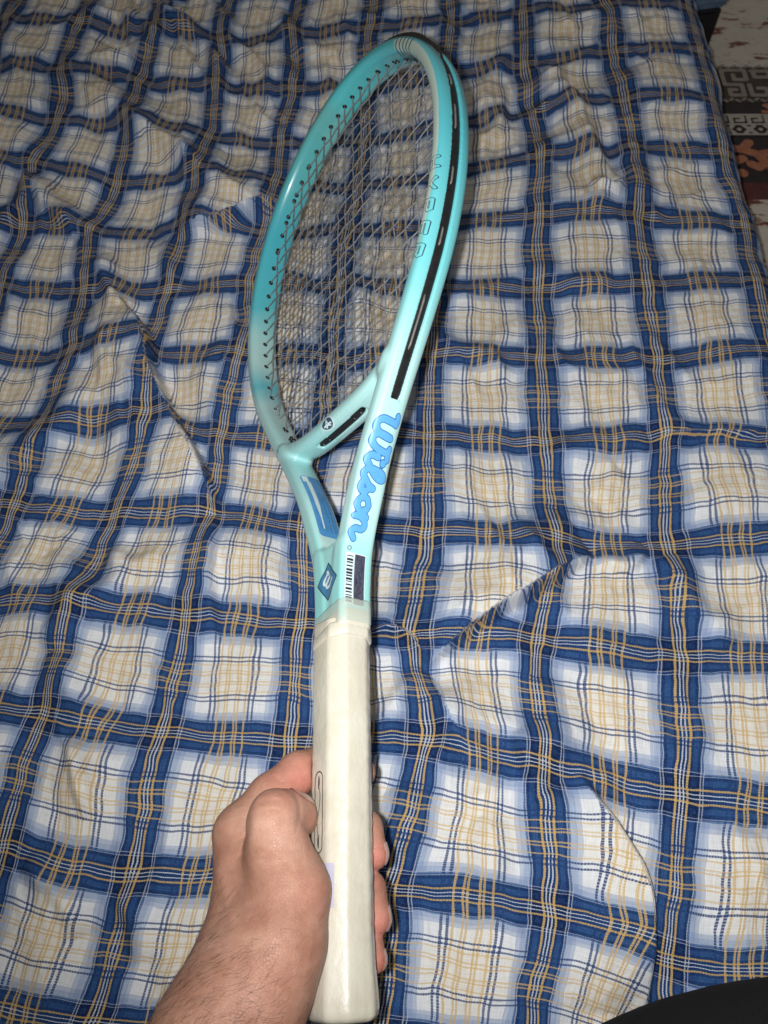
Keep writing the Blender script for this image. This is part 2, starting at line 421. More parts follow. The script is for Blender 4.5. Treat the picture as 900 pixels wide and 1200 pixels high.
PZ = np.where(on, BED_Z + Hh, BED_Z - R_ * (1 - np.cos(ang)) - drop + Hh * np.cos(ang))
PZ = np.maximum(PZ, 0.02)
nxg, nyg = X0.shape
V = np.stack([PX, Y0, PZ], -1).reshape(-1, 3)
I = np.arange(nxg * nyg).reshape(nxg, nyg)
Fq = np.stack([I[:-1, :-1], I[1:, :-1], I[1:, 1:], I[:-1, 1:]], -1).reshape(-1, 4)
keep = (drop[:-1, :-1] < 0.235).reshape(-1)
Fq = Fq[keep]
# pattern: cloth pushed into folds carries the weave sideways a little
gx, gy = np.gradient(Hh, step)
JX, JY = pattern_shift(X0, Y0)
UVv = weave_uv(np.stack([X0.ravel() + JX.ravel() + (0.006 * fbm(X0 * 13, Y0 * 13, 120, 2) + .0025 * fbm(X0 * 50, Y0 * 50, 121, 2)).ravel(), Y0.ravel() + JY.ravel() + (0.007 * fbm(X0 * 13, Y0 * 13, 130, 2) + .0025 * fbm(X0 * 50, Y0 * 50, 131, 2)).ravel()], 1))
sheet = mesh_obj('bed_sheet', V, Fq, plaid_material())
uvl = sheet.data.uv_layers.new(name='weave')
li = np.empty(len(sheet.data.loops), np.int32); sheet.data.loops.foreach_get('vertex_index', li)
uvl.data.foreach_set('uv', UVv[li].astype(np.float32).ravel())
tag(sheet, 'rumpled blue, white and yellow plaid cotton sheet spread over the bed', 'bed sheet')

# ------------------------------------------------------------------ floor and rug
fl = mesh_obj('floor', [(-4, -4, 0), (4, -4, 0), (4, 5, 0), (-4, 5, 0)], [(0, 1, 2, 3)], simple('floor_paint', (0.25, 0.2, 0.17, 1), 0.6, 0.2, 12))
tag(fl, kind='structure')
RZ = 0.010
def fy(py): return on_plane(870, py, RZ).y
def rug_mat(name, stops, scale, vec_scale=(1, 1, 1)):
    a = NT(name); oc = a.objc(); mp = a.mapping(oc, vec_scale); nz = a.noise(mp, scale, 5, 0.62)
    c, _ = a.ramp(nz, stops); fuzz = a.noise(oc, 900, 2)
    c = a.mix(1.0, c, a.math('MULTIPLY_ADD', fuzz, 0.7, 0.62), 'MULTIPLY')
    a.l(c, a.b.inputs['Base Color']); a.set('Roughness', 0.95); a.set('Specular IOR Level', 0.1); a.set('Sheen Weight', 0.2)
    a.bump(fuzz, 0.5, 0.002); return a.m
cream_f = rug_mat('rug_cream_pile', [(0.30, (0.10, 0.03, 0.02, 1)), (0.415, (0.30, 0.10, 0.065, 1)), (0.45, (0.72, 0.64, 0.52, 1)), (0.60, (0.80, 0.73, 0.62, 1)), (0.70, (0.55, 0.36, 0.28, 1))], 20, (1, 2.2, 1))
brown = rug_mat('rug_brown_pile', [(0.3, (0.055, 0.035, 0.028, 1)), (0.7, (0.10, 0.07, 0.055, 1))], 60)
black = rug_mat('rug_black_pile', [(0.3, (0.018, 0.012, 0.012, 1)), (0.7, (0.035, 0.02, 0.018, 1))], 60)
red = rug_mat('rug_red_pile', [(0.3, (0.09, 0.018, 0.014, 1)), (0.7, (0.16, 0.035, 0.025, 1))], 60)
ivory = rug_mat('rug_ivory_pile', [(0.3, (0.50, 0.44, 0.36, 1)), (0.7, (0.62, 0.56, 0.47, 1))], 80)
taupe = rug_mat('rug_taupe_pile', [(0.3, (0.30, 0.26, 0.20, 1)), (0.7, (0.42, 0.37, 0.30, 1))], 80)
rust = rug_mat('rug_rust_pile', [(0.3, (0.42, 0.13, 0.06, 1)), (0.7, (0.60, 0.24, 0.12, 1))], 80)
rug = bpy.data.objects.new('patterned_rug', None); COL.objects.link(rug)
tag(rug, 'dark and cream oriental rug with meander borders on the floor beside the bed', 'rug')
rx0, rx1 = 0.30, 1.9
def strip(name, pa, pb, mat, dz=0.0, y0=None, y1=None):
    a_ = fy(pa) if y0 is None else y0; b_ = fy(pb) if y1 is None else y1
    v, f = box(rx0, rx1, min(a_, b_), max(a_, b_), 0.002, RZ + dz); return mesh_obj(name, v, f, mat, rug, False)
strip('cream_field', 79, 79, cream_f, 0, y1=2.6)
strip('meander_band', 79, 120, brown, 0.001)
strip('black_band', 120, 136, black, 0.0)
strip('ivory_band', 136, 160, black, 0.001)
strip('floral_band', 160, 215, black, 0)
strip('red_band', 215, 234, red, 0.0015)
strip('pink_band', 234, 330, cream_f, 0.0)
strip('outer_band', 330, 600, red, 0, y0=-0.8)
def prints(name, lines, hw, mat, zz, cell=0.0022):
    X_ = [p[0] for l in lines for p in l]; Y_ = [p[1] for l in lines for p in l]
    v, f = print_shape(strokes(lines, hw), min(X_) - 2 * hw, max(X_) + 2 * hw, min(Y_) - 2 * hw, max(Y_) + 2 * hw, cell)
    return mesh_obj(name, [(x, y, zz) for x, y in v], f, mat, rug, False)
def band(pa, pb): a_, b_ = fy(pa), fy(pb); return min(a_, b_), max(a_, b_)
def lerp(b, t): return b[0] + (b[1] - b[0]) * t
xr0, xr1 = 0.50, 1.12
bm_ = band(82, 118); w_ = (bm_[1] - bm_[0]); P_ = w_ * 1.15
ls = []; x = xr0
while x < xr1:
    y = lambda t: lerp(bm_, t)
    ls += [[(x, y(.50)), (x, y(.93)), (x + P_ * .42, y(.93)), (x + P_ * .42, y(.62)), (x + P_ * .20, y(.62)), (x + P_ * .20, y(.78))],
           [(x + P_ * .55, y(.90)), (x + P_ * .86, y(.90)), (x + P_ * .86, y(.70)), (x + P_ * .58, y(.70)), (x + P_ * .58, y(.90))],
           [(x, y(.46)), (x + P_ * .30, y(.46)), (x + P_ * .30, y(.12)), (x + P_ * .06, y(.12)), (x + P_ * .06, y(.30)), (x + P_ * .18, y(.30))],
           [(x + P_ * .44, y(.45)), (x + P_ * .44, y(.12)), (x + P_ * .72, y(.12)), (x + P_ * .72, y(.34)), (x + P_ * .58, y(.34))],
           [(x + P_ * .86, y(.55)), (x + P_ * .86, y(.14))]]
    x += P_
prints('meander_motif', ls, 0.0042, taupe, RZ + 0.0035)
for k, (pa, cnt) in enumerate(((80.5, 60), (119, 60))):
    yy = fy(pa); prints('dotted_edge', [[(xr0 + i * 0.011, yy), (xr0 + i * 0.011 + 0.005, yy + (0.004 if i % 2 else -0.004))] for i in range(cnt)], 0.0026, taupe, RZ + 0.0033)
b2 = band(138, 146); prints('small_meander', [q for i in range(22) for q in ([(xr0 + i * .03, lerp(b2, .1)), (xr0 + i * .03, lerp(b2, .95)), (xr0 + i * .03 + .020, lerp(b2, .95)), (xr0 + i * .03 + .020, lerp(b2, .35)), (xr0 + i * .03 + .01, lerp(b2, .35))],)], 0.0036, ivory, RZ + 0.0033)
b3 = band(149, 158); prints('cross_motif', [q for i in range(18) for q in ([(xr0 + i * .036, lerp(b3, 0)), (xr0 + i * .036 + .018, lerp(b3, 1))], [(xr0 + i * .036, lerp(b3, 1)), (xr0 + i * .036 + .018, lerp(b3, 0))], [(xr0 + i * .036 + .027, lerp(b3, .5))])], 0.0036, ivory, RZ + 0.0033)
for pa in (136.6, 147.6, 159.4): yy = fy(pa); prints('ivory_line', [[(xr0, yy), (xr1, yy)]], 0.0022, ivory, RZ + 0.0036, 0.003)
b4 = band(122, 134)
ls = []
for i in range(7):
    x = xr0 + 0.045 + i * .105; ls.append([(x, lerp(b4, .15)), (x + .020, lerp(b4, .10)), (x + .030, lerp(b4, .32)), (x + .012, lerp(b4, .52)), (x + .005, lerp(b4, .75)), (x + .028, lerp(b4, .9))])
for l_ in ls: prints('scroll_motif', [l_], 0.0040, rust, RZ + 0.0025)
b5 = band(164, 211); w5 = b5[1] - b5[0]; ls = []
for i in range(6):
    x = xr0 + i * .15; q = lambda u, t: (x + u * .15, lerp(b5, t))
    ls += [[q(0, .55), q(.15, .7), q(.3, .62), q(.45, .8), q(.62, .72), q(.72, .9)], [q(.2, .66), q(.15, .9)], [q(.35, .7), q(.38, .5), q(.5, .42), q(.6, .5)],
           [q(.5, .42), q(.42, .25), q(.3, .2), q(.28, .34)], [q(.62, .72), q(.8, .6), q(.95, .66)], [q(.78, .6), q(.85, .4), q(.75, .28), q(.68, .36)], [q(.05, .3), q(.12, .18), q(.2, .12)], [q(.9, .2)], [q(.55, .14)]]
prints('floral_motif', ls, 0.0085, rust, RZ + 0.0025)

# box standing beyond the bed
bx = bpy.data.objects.new('storage_box', None); COL.objects.link(bx)
tag(bx, 'black box with a blue grey lid standing on the rug past the bed', 'box')
c0 = on_plane(852, 10, 0.12)
def rbox(name, x0, x1, y0, y1, z0, z1, mat, par, bev=0.008):
    bmx = bmesh.new(); v, f = box(x0, x1, y0, y1, z0, z1); vv = [bmx.verts.new(p) for p in v]
    for q in f: bmx.faces.new([vv[i] for i in q])
    bmesh.ops.bevel(bmx, geom=bmx.edges[:], offset=bev, segments=3, affect='EDGES')
    me = bpy.data.meshes.new(name); bmx.to_mesh(me); bmx.free(); me.materials.append(mat)
    o = bpy.data.objects.new(name, me); COL.objects.link(o); o.parent = par; return o
rbox('box_body', -0.24, 0.0, 0.0, 0.3, 0.0, 0.105, simple('black_vinyl', (0.012, 0.012, 0.016, 1), 0.6, 0.3, 40), bx)
rbox('lid', -0.25, 0.004, -0.006, 0.31, 0.1055, 0.125, simple('grey_blue_cloth', (0.10, 0.16, 0.24, 1), 0.9, 0.3, 60), bx)
bx.location = (c0.x, c0.y + 0.01, RZ + 0.001); bx.rotation_euler = (0, 0, 0.22)
# ------------------------------------------------------------------ racket (own axes: x across the head, y from butt to tip, z out of the string face)
def rodr(r):
    r = np.array(r); t = np.linalg.norm(r); k = r / t
    K = np.array([[0, -k[2], k[1]], [k[2], 0, -k[0]], [-k[1], k[0], 0]])
    return np.eye(3) + math.sin(t) * K + (1 - math.cos(t)) * K @ K
RR = rodr((2.41235447, -0.33050748, -1.25499901)); RT = np.array((-0.02032578, 0.25204126, 0.40258348))
RM = np.eye(4); RM[:3, :3] = RR; RM[:3, 3] = RT
R2W = C2W @ Matrix(RM.tolist())
racket = bpy.data.objects.new('tennis_racket', None); COL.objects.link(racket); racket.matrix_world = R2W
tag(racket, 'turquoise and mint tennis racket with a cream grip held over the bed', 'tennis racket')

LA, LB, LE, LE2, LYC = 0.1394, 0.17862, 0.1103, 0.0149, 0.685 - 0.17862
def loop_pt(t, off=0.0):
    a, b = LA - off, LB - off
    return (a * math.cos(t) * (1 + LE * math.sin(t) + LE2 * math.cos(2 * t)), LYC + b * math.sin(t))
TH = 0.0066
D2 = math.pi / 180
up = [loop_pt(t * D2, TH) for t in range(-32, 213, 4)]
armR = [(.0098, .185), (.0100, .215), (.0122, .240), (.0168, .258), (.0236, .2755), (.0345, .300), (.0480, .3230), (.0636, .3480), (.0740, .3636), (.0845, .3794), (.0952, .3960)]
armR = [np.array(p) for p in armR]
path = spline([tuple(p) for p in armR] + up + [(-p[0], p[1]) for p in armR[::-1]], 4)
bridge = spline([(-.0655, .3606), (-.055, .3566), (-.035, .3530), (0, .3520), (.035, .3530), (.055, .3566), (.0655, .3606)], 8)
h = 0.0008
gx_ = np.arange(-.148, .148, h); gy_ = np.arange(.186, .692, h); gz_ = np.arange(-.0155, .0156, h)
GX, GY = np.meshgrid(gx_, gy_, indexing='ij')
dl, pl, Ll = poly_dist(GX, GY, path); db, pb, Lb = poly_dist(GX, GY, bridge)
ad = np.abs(dl)
# the head wall is thinner and deeper than the arms
hh = np.clip((GY - .33) / .12, 0, 1)
f_ = np.clip((GY - .225) / .06, 0, 1); HU = 0.0061 + 0.0011 * f_ - 0.0006 * hh; HZ = 0.0101 + 0.0011 * f_ + 0.0016 * hh
def sect(u, z, hu, hz, p): return ((np.abs(u / hu) ** p + np.abs(z / hz) ** p) ** (1 / p) - 1) * np.minimum(hu, hz)
z3 = gz_[None, None, :]
PW = (3.0 + 3.0 * np.clip((.31 - GY) / .06, 0, 1))[..., None]
D1 = sect(ad[..., None], z3, HU[..., None], HZ[..., None], PW)
Db = sect(np.abs(db)[..., None], z3, 0.0062, 0.0108, 2.8)
def smin(a, b, k):
    hq = np.clip(0.5 + 0.5 * (b - a) / k, 0, 1); return b * (1 - hq) + a * hq - k * hq * (1 - hq)
D = smin(D1, Db, 0.0045)
# shaft box that closes the throat
qx = (np.abs(GX) - 0.0131 - np.clip(GY - .222, 0, 1) * .06)[..., None]; qz = np.abs(z3) - 0.0069; qy = GY[..., None] - .254
r_ = 0.0034
Ds = np.sqrt(np.maximum(qx, 0) ** 2 + np.maximum(qz, 0) ** 2 + np.maximum(qy, 0) ** 2) + np.minimum(np.maximum(np.maximum(qx, qz), qy), 0) - r_
D = smin(D, Ds, 0.003)
D = np.maximum(D, (.2030 - GY)[..., None] + 0 * z3)
# grommet channel on the outer side, grommet channel under the bridge
side = -dl if True else dl
outer = np.where(np.hypot(GX, (GY - LYC) * .8) > 0, 1, 1)
ins = None
def inside_poly(X, Y, P):
    c = np.zeros(X.shape, bool)
    for i in range(len(P)):
        x1, y1 = P[i]; x2, y2 = P[(i + 1) % len(P)]
        if y1 == y2: continue
        m = ((y1 > Y) != (y2 > Y)) & (X < (x2 - x1) * (Y - y1) / (y2 - y1) + x1); c ^= m
    return c
out_s = np.where(inside_poly(GX, GY, path), -1, 1) * ad      # >0 towards the outside
tmask = np.clip((GY - (.334)) / .004, -1, 1)
gz_w = 0.0036
chan = np.maximum(np.maximum(np.abs(z3) - gz_w, -(out_s - (HU - 0.0026))[..., None]), (0.3345 - GY)[..., None] - 0.0 * z3)
D = np.maximum(D, -chan)
bch = np.maximum(np.maximum(np.abs(z3) - 0.0028, (GY - (np.interp(GX, bridge[:, 0], bridge[:, 1]) - 0.0040))[..., None]), np.maximum(np.abs(GX) - .029, .335 - GY)[..., None])
D = np.maximum(D, -bch)
FV, FF = surface_nets(D.astype(np.float32), (gx_[0], gy_[0], gz_[0]), h, 3)

def frame_mat():
    a = NT('turquoise_lacquer'); oc = a.objc(); sp = a.n('ShaderNodeSeparateXYZ'); a.l(oc, sp.inputs[0])
    x, y, z = sp.outputs
    wob = a.noise(oc, 22, 3); yy = a.math('ADD', y, a.math('MULTIPLY', a.math('SUBTRACT', wob, 0.5), 0.03))
    t = a.math('DIVIDE', a.math('SUBTRACT', yy, 0.2), 0.5)
    mint = lin(176, 221, 217); mint2 = lin(188, 227, 222); teal = lin(88, 192, 202); teal2 = lin(118, 206, 209)
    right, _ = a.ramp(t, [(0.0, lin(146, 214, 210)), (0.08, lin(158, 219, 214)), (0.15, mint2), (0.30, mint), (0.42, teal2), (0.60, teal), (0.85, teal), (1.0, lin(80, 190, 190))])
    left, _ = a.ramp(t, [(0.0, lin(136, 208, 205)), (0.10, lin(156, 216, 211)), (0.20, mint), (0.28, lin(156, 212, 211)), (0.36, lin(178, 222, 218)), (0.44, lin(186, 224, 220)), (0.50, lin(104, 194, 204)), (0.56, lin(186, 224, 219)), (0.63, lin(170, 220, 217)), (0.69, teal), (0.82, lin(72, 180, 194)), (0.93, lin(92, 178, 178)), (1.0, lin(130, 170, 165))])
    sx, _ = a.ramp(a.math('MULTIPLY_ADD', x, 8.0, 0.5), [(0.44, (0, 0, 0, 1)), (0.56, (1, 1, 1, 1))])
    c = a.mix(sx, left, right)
    # pale painted inner edge of the face along the right side, cream towards the tip
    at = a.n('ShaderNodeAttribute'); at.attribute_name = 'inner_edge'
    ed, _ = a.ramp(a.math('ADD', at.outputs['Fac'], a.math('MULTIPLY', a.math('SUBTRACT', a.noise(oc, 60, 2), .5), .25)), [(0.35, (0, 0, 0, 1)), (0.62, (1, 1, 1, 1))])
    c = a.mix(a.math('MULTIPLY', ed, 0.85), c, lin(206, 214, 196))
    # fine printed hairlines
    st = a.noise(a.mapping(oc, (160, 28, 60), (0, 0, .5)), 1.0, 3); sm, _ = a.ramp(a.math('ABSOLUTE', a.math('SUBTRACT', st, 0.5)), [(0.0, (1, 1, 1, 1)), (0.008, (0, 0, 0, 1))])
    reg, _ = a.ramp(a.noise(oc, 18, 1), [(0.56, (0, 0, 0, 1)), (0.64, (1, 1, 1, 1))])
    c = a.mix(a.math('MULTIPLY', a.math('MULTIPLY', sm, reg), 0.35), c, lin(70, 120, 130))
    a.l(c, a.b.inputs['Base Color'])
    a.set('Roughness', 0.28); a.set('Coat Weight', 1.0); a.set('Coat Roughness', 0.04)
    a.bump(a.noise(oc, 500, 2), 0.03, 0.0003)
    return a.m
frame = mesh_obj('frame', FV, FF, frame_mat(), racket)
q_in = inside_poly(FV[:, 0], FV[:, 1], path); dv, pv, _ = poly_dist(FV[:, 0], FV[:, 1], path)
sd_ = np.where(q_in, -1, 1) * np.abs(dv)
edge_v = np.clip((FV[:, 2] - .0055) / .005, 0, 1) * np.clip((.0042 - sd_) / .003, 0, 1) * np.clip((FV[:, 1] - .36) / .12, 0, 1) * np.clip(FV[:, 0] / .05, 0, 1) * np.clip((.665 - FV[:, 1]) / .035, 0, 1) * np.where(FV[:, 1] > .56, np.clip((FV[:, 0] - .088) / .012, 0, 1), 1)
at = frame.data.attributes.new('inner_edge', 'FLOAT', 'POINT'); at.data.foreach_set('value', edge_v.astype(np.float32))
BV = BVHTree.FromPolygons([tuple(p) for p in FV], [tuple(f) for f in FF])

def conform(name, vf, origin, ex_, ey_, direc, off, mat, parent=racket, bv=None, maxd=0.08, back=0.03):
    """lay flat print on the surface below: print (u, v) -> origin + u*ex + v*ey, dropped along direc"""
    V, Fc = vf; o0 = Vector(origin); ex_, ey_, dr = Vector(ex_), Vector(ey_), Vector(direc).normalized(); P = []; ok = []
    for u, v in V:
        s = o0 + ex_ * u + ey_ * v - dr * back
        loc, nor, idx, dist = (bv or BV).ray_cast(s, dr, maxd)
        if loc is None: P.append(o0); ok.append(False); continue
        if nor.dot(dr) > 0: P.append(o0); ok.append(False); continue
        P.append(loc + nor * off); ok.append(True)
    Fc = [f for f in Fc if all(ok[i] for i in f)]
    # consistent orientation towards the viewer side
    if Fc:
        a, b, c = (P[i] for i in Fc[0][:3])
        if (b - a).cross(c - a).dot(dr) > 0: Fc = [f[::-1] for f in Fc]
    used = sorted({i for f in Fc for i in f}); mp = {k: i for i, k in enumerate(used)}
    return mesh_obj(name, [P[i] for i in used], [tuple(mp[i] for i in f) for f in Fc], mat, parent, True)

rubber = simple('black_rubber', (0.012, 0.012, 0.013, 1), 0.42, 0.3, 200, 0.5)
# bumper strip lying in the channel
lp = [loop_pt(t * D2, 0.0019) for t in np.arange(-47, 228, 2.0)]
def arm_outer(y, off):   # outer side of the arms below the loop
    i = np.argmin(np.abs(path[:len(path) // 2, 1] - y)); return path[i, 0]
chan_path = []
nrm = np.gradient(path, axis=0); nrm /= np.linalg.norm(nrm, axis=1)[:, None]
nout = np.stack([nrm[:, 1], -nrm[:, 0]], 1)
selp = path[:, 1] > .3350
CP = (path + nout * 0.0046)[selp]; CN = nout[selp]
def channel_strip():
    V = []; Fc = []; m = len(CP); prof = [(-.0016, -.0035), (.0002, -.0035), (.0005, -.0024), (.0005, .0024), (.0002, .0035), (-.0016, .0035)]
    for i in range(m):
        y = CP[i, 1]; e_ = .6 if i in (0, m - 1) else 1.0; k = min(max((y - .585) / .03, 0), 1)      # stands proud and wide over the tip
        for a_, z_ in prof:
            o_ = a_ + (0.0046 * k if a_ > 0 else 0); w = 1 + 1.25 * k
            p = CP[i] + CN[i] * o_; V.append((p[0], p[1], z_ * w * e_))
    n = len(prof)
    for i in range(m - 1):
        for k in range(n): Fc.append((i * n + k, i * n + (k + 1) % n, (i + 1) * n + (k + 1) % n, (i + 1) * n + k))
    Fc += [tuple(range(n)), tuple(range((m - 1) * n, m * n))[::-1]]
    return V, Fc
bump_v, bump_f = channel_strip()
bumper = mesh_obj('bumper_strip', bump_v, bump_f, rubber, racket)
# strip under the bridge
bs = spline([(-.0275, .3460), (-.015, .3452), (0, .3450), (.015, .3452), (.0275, .3460)], 6)
v, f = [], []
for i, p in enumerate(bs):
    k = 1 - 0.5 * (abs(i - (len(bs) - 1) / 2) / ((len(bs) - 1) / 2)) ** 8
    for a_, z_ in ((.004, -.0027), (.0012, -.0027), (.0006, -.0015), (.0006, .0015), (.0012, .0027), (.004, .0027)): v.append((p[0], p[1] + a_, z_ * k))
n = 6
for i in range(len(bs) - 1):
    for k in range(n): f.append((i * n + k, (i + 1) * n + k, (i + 1) * n + (k + 1) % n, i * n + (k + 1) % n))
f += [tuple(range(n))[::-1], tuple(range((len(bs) - 1) * n, len(bs) * n))]
bstrip = mesh_obj('bridge_strip', v, f, rubber, racket)
v, f = tube([(0, 0, -.0004), (0, 0, .0003)], .0007, 8)
for i in range(7):
    if i == 0: rivet0 = mesh_obj('grommet_head', v, f, simple('grey_plastic', (.12, .12, .12, 1), .35, .1, 200), bstrip)
    o = rivet0 if i == 0 else rivet0.copy()
    if i: COL.objects.link(o)
    o.location = (-.024 + i * .008, .3452 + .0008, 0); o.rotation_euler = (math.pi / 2, 0, 0)

# ------------------------------------------------------------------ strings
inner = [loop_pt(t * D2, 2 * TH - .0002) for t in np.arange(-60, 241, 2.0)]
def bridge_top(x): return np.interp(x, bridge[:, 0], bridge[:, 1]) + 0.0060
inner_poly = []
for p in inner:
    inner_poly.append((p[0], max(p[1], bridge_top(p[0]) if abs(p[0]) < .08 else p[1])))
IP = np.array(inner_poly)
def spans(c, axis):
    hits = []
    for i in range(len(IP)):
        a, b = IP[i], IP[(i + 1) % len(IP)]
        if (a[axis] - c) * (b[axis] - c) < 0:
            t = (c - a[axis]) / (b[axis] - a[axis]); hits.append(a[1 - axis] + t * (b[1 - axis] - a[1 - axis]))
    return min(hits), max(hits)
smat = NT('grey_string'); oc = smat.objc(); nz = smat.noise(smat.mapping(oc, (400, 400, 400)), 1, 2)
c, _ = smat.ramp(nz, [(0.3, (0.15, 0.15, 0.148, 1)), (0.7, (0.27, 0.265, 0.255, 1))]); smat.l(c, smat.b.inputs['Base Color']); smat.set('Roughness', 0.42)
smat = smat.m
mains = [(i - 7.5) * (0.0128 if abs(i - 7.5) < 4 else 0.0137) for i in range(16)]
mains = []
x = 0.0055
while x < 0.112: mains += [x, -x]; x += 0.0118 + 0.0030 * (x / .112)
mains = sorted(mains)
crosses = []; y = .377
while y < .662: crosses.append(y); y += 0.0132 + 0.0018 * abs((y - .51) / .15)
SR = 0.00055; AM = 0.00046
ends = []
for mi, x in enumerate(mains):
    y0, y1 = spans(x, 0); pts = [(x, y0 - .002, 0)]
    for ci, yc in enumerate(crosses):
        if y0 + .002 < yc < y1 - .002:
            pts.append((x + random.uniform(-1, 1) * .0003, yc, AM if (mi + ci) % 2 else -AM))
    pts.append((x, y1 + .002, 0)); v, f = tube(spline(pts, 3), SR, 6)
    mesh_obj('main_string', v, f, smat, racket); ends += [(x, y0, 0, 1), (x, y1, 0, -1)]
for ci, y in enumerate(crosses):
    x0, x1 = spans(y, 1); pts = [(x0 - .002, y, 0)]
    for mi, xm in enumerate(mains):
        if x0 + .002 < xm < x1 - .002: pts.append((xm, y + random.uniform(-1, 1) * .0003, -AM if (mi + ci) % 2 else AM))
    pts.append((x1 + .002, y, 0)); v, f = tube(spline(pts, 3), SR, 6)
    mesh_obj('cross_string', v, f, smat, racket); ends += [(x0, y, 1, 0), (x1, y, -1, 0)]
# grommet barrels standing out of the inner wall, one per string end
v, f = tube([(0, 0, -.003), (0, 0, .0004), (0, 0, .0007)], [.0021, .0021, .0015], 10)
g0 = None
for x, y, dx, dy in ends:
    i = np.argmin(((path - (x, y)) ** 2).sum(1)); nrml = -nout[i]
    if y < bridge_top(x) + .006 and abs(x) < .07: nrml = np.array((0.0, 1.0))
    if g0 is None: g0 = mesh_obj('grommet', v, f, rubber, racket); o = g0
    else: o = g0.copy(); COL.objects.link(o)
    o.location = (x, y, 0); o.rotation_mode = 'QUATERNION'; o.rotation_quaternion = Vector((nrml[0], nrml[1], 0)).to_track_quat('Z', 'Y')
# string loops showing in the outer channel
loop_mat = simple('string_loop', (0.16, 0.15, 0.14, 1), 0.4, 0.2, 300)
i = 6
while i < len(CP) - 8:
    j = i + (5 if (i // 14) % 3 else 8)
    if CP[i, 1] < .60 and CP[i, 1] > .36:
        seg = [(CP[k, 0] + CN[k, 0] * (0.0008 if i < k < j else -.0006), CP[k, 1] + CN[k, 1] * (0.0008 if i < k < j else -.0006), 0.0006) for k in range(i, j + 1)]
        v, f = tube(seg, 0.00075, 6); mesh_obj('string_loop', v, f, loop_mat, racket)
    i += 14

# ------------------------------------------------------------------ print on the frame
ink_blue = simple('blue_print', lin(96, 168, 224), 0.35, 0.05, 200, coat=.6); ink_dark = simple('dark_blue_print', lin(58, 112, 170), 0.35, 0.05, 200, coat=.6)
ink_navy = simple('slate_print', lin(64, 122, 158), 0.35, 0.08, 200, coat=.6); ink_grey = simple('grey_print', lin(120, 150, 165), 0.4, 0.1, 200)
ink_white = simple('white_print', lin(205, 222, 224), 0.35, 0.04, 200, coat=.5); ink_black = simple('black_print', (0.02, 0.025, 0.03, 1), 0.4, 0.1, 200)
ink_line = simple('thin_dark_print', lin(52, 84, 100), 0.4, 0.1, 200)
sc = 73 / 65.
def S(*pts, n=6): return spline(pts, n)
WIL = [S((.3, 13.2), (2.2, 13.6), (4.2, 13.2)), S((4.0, 13), (3.4, 8), (3.3, 3.6), (5.2, 1.2), (8.2, 1.6), (10.2, 4.2), (11.2, 9), (11.4, 12.2)),
       S((11.3, 12), (10.6, 7), (10.6, 3.4), (12.4, 1.2), (15.2, 1.6), (17.4, 4.6), (18.4, 9), (18.6, 13)), S((16.4, 13.6), (18.6, 13.2), (21.6, 13.8)),
       S((21.6, 7.6), (21.2, 3.4), (22.4, 1.2), (24.6, 1.4), (27, 3.6)), [(24.0, 11.6)],
       S((26.6, 3.2), (30.6, 7.6), (32.4, 12), (31.4, 14.4), (29.4, 13.4), (28.2, 9), (28.0, 4), (29.6, 1.2), (32.2, 1.4), (34.6, 3.2)),
       S((33.6, 2.6), (36.6, 6), (37.6, 8.8), (38.0, 6.4), (40.0, 4.0), (39.4, 1.6), (36.8, 1.0), (34.6, 1.8)),
       S((39.6, 2.6), (41.2, 4.0), (42.4, 4.8)), S((46.6, 8.4), (43.4, 6.6), (43.2, 3.0), (46.4, 1.0), (49.8, 3.0), (49.8, 6.6), (46.6, 8.4), n=8),
       S((49.4, 5.8), (51.0, 5.6), (52.4, 7.4)), S((52.8, 8.4), (52.8, 4.6), (52.8, 1.0)), S((52.8, 4.4), (54.6, 7.6), (57.4, 8.4), (59.2, 6.6), (59.2, 3.2), (60.4, 1.2), (62.4, 1.2), (64.6, 2.6))]
WILm = [np.array(l) * sc * 1e-3 for l in WIL]
o_w, ex_w, ey_w, dr_w = (.06, .326, .0088), (0, -1, 0), (0, 0, -1.0), (-1, 0, 0)
def sq(fn, ky=.92): return fn
v_out = print_shape(strokes(WILm, .00235), -.003, .078, -.003, .0200, .0005)
v_in = print_shape(strokes(WILm, .00178), -.003, .078, -.003, .0200, .0005)
def place(name, vf, org, exx, eyy, dr, off, mat, squash=1.0, **k):
    return conform(name, ([(u, v * squash) for u, v in vf[0]], vf[1]), org, exx, eyy, dr, off, mat, **k)
brand_o = place('lettering_outline', v_out, o_w, ex_w, ey_w, dr_w, .00012, ink_dark, .95)
brand = place('lettering', v_in, o_w, ex_w, ey_w, dr_w, .00022, ink_blue, .95)
conform('registered_mark', print_shape(lambda X, Y: np.abs(np.hypot(X, Y) - .0012) - .0004, -.002, .002, -.002, .002, .0004), (.05, .2475, .0075), (0, -1, 0), (0, 0, -1), (-1, 0, 0), .00015, ink_grey)
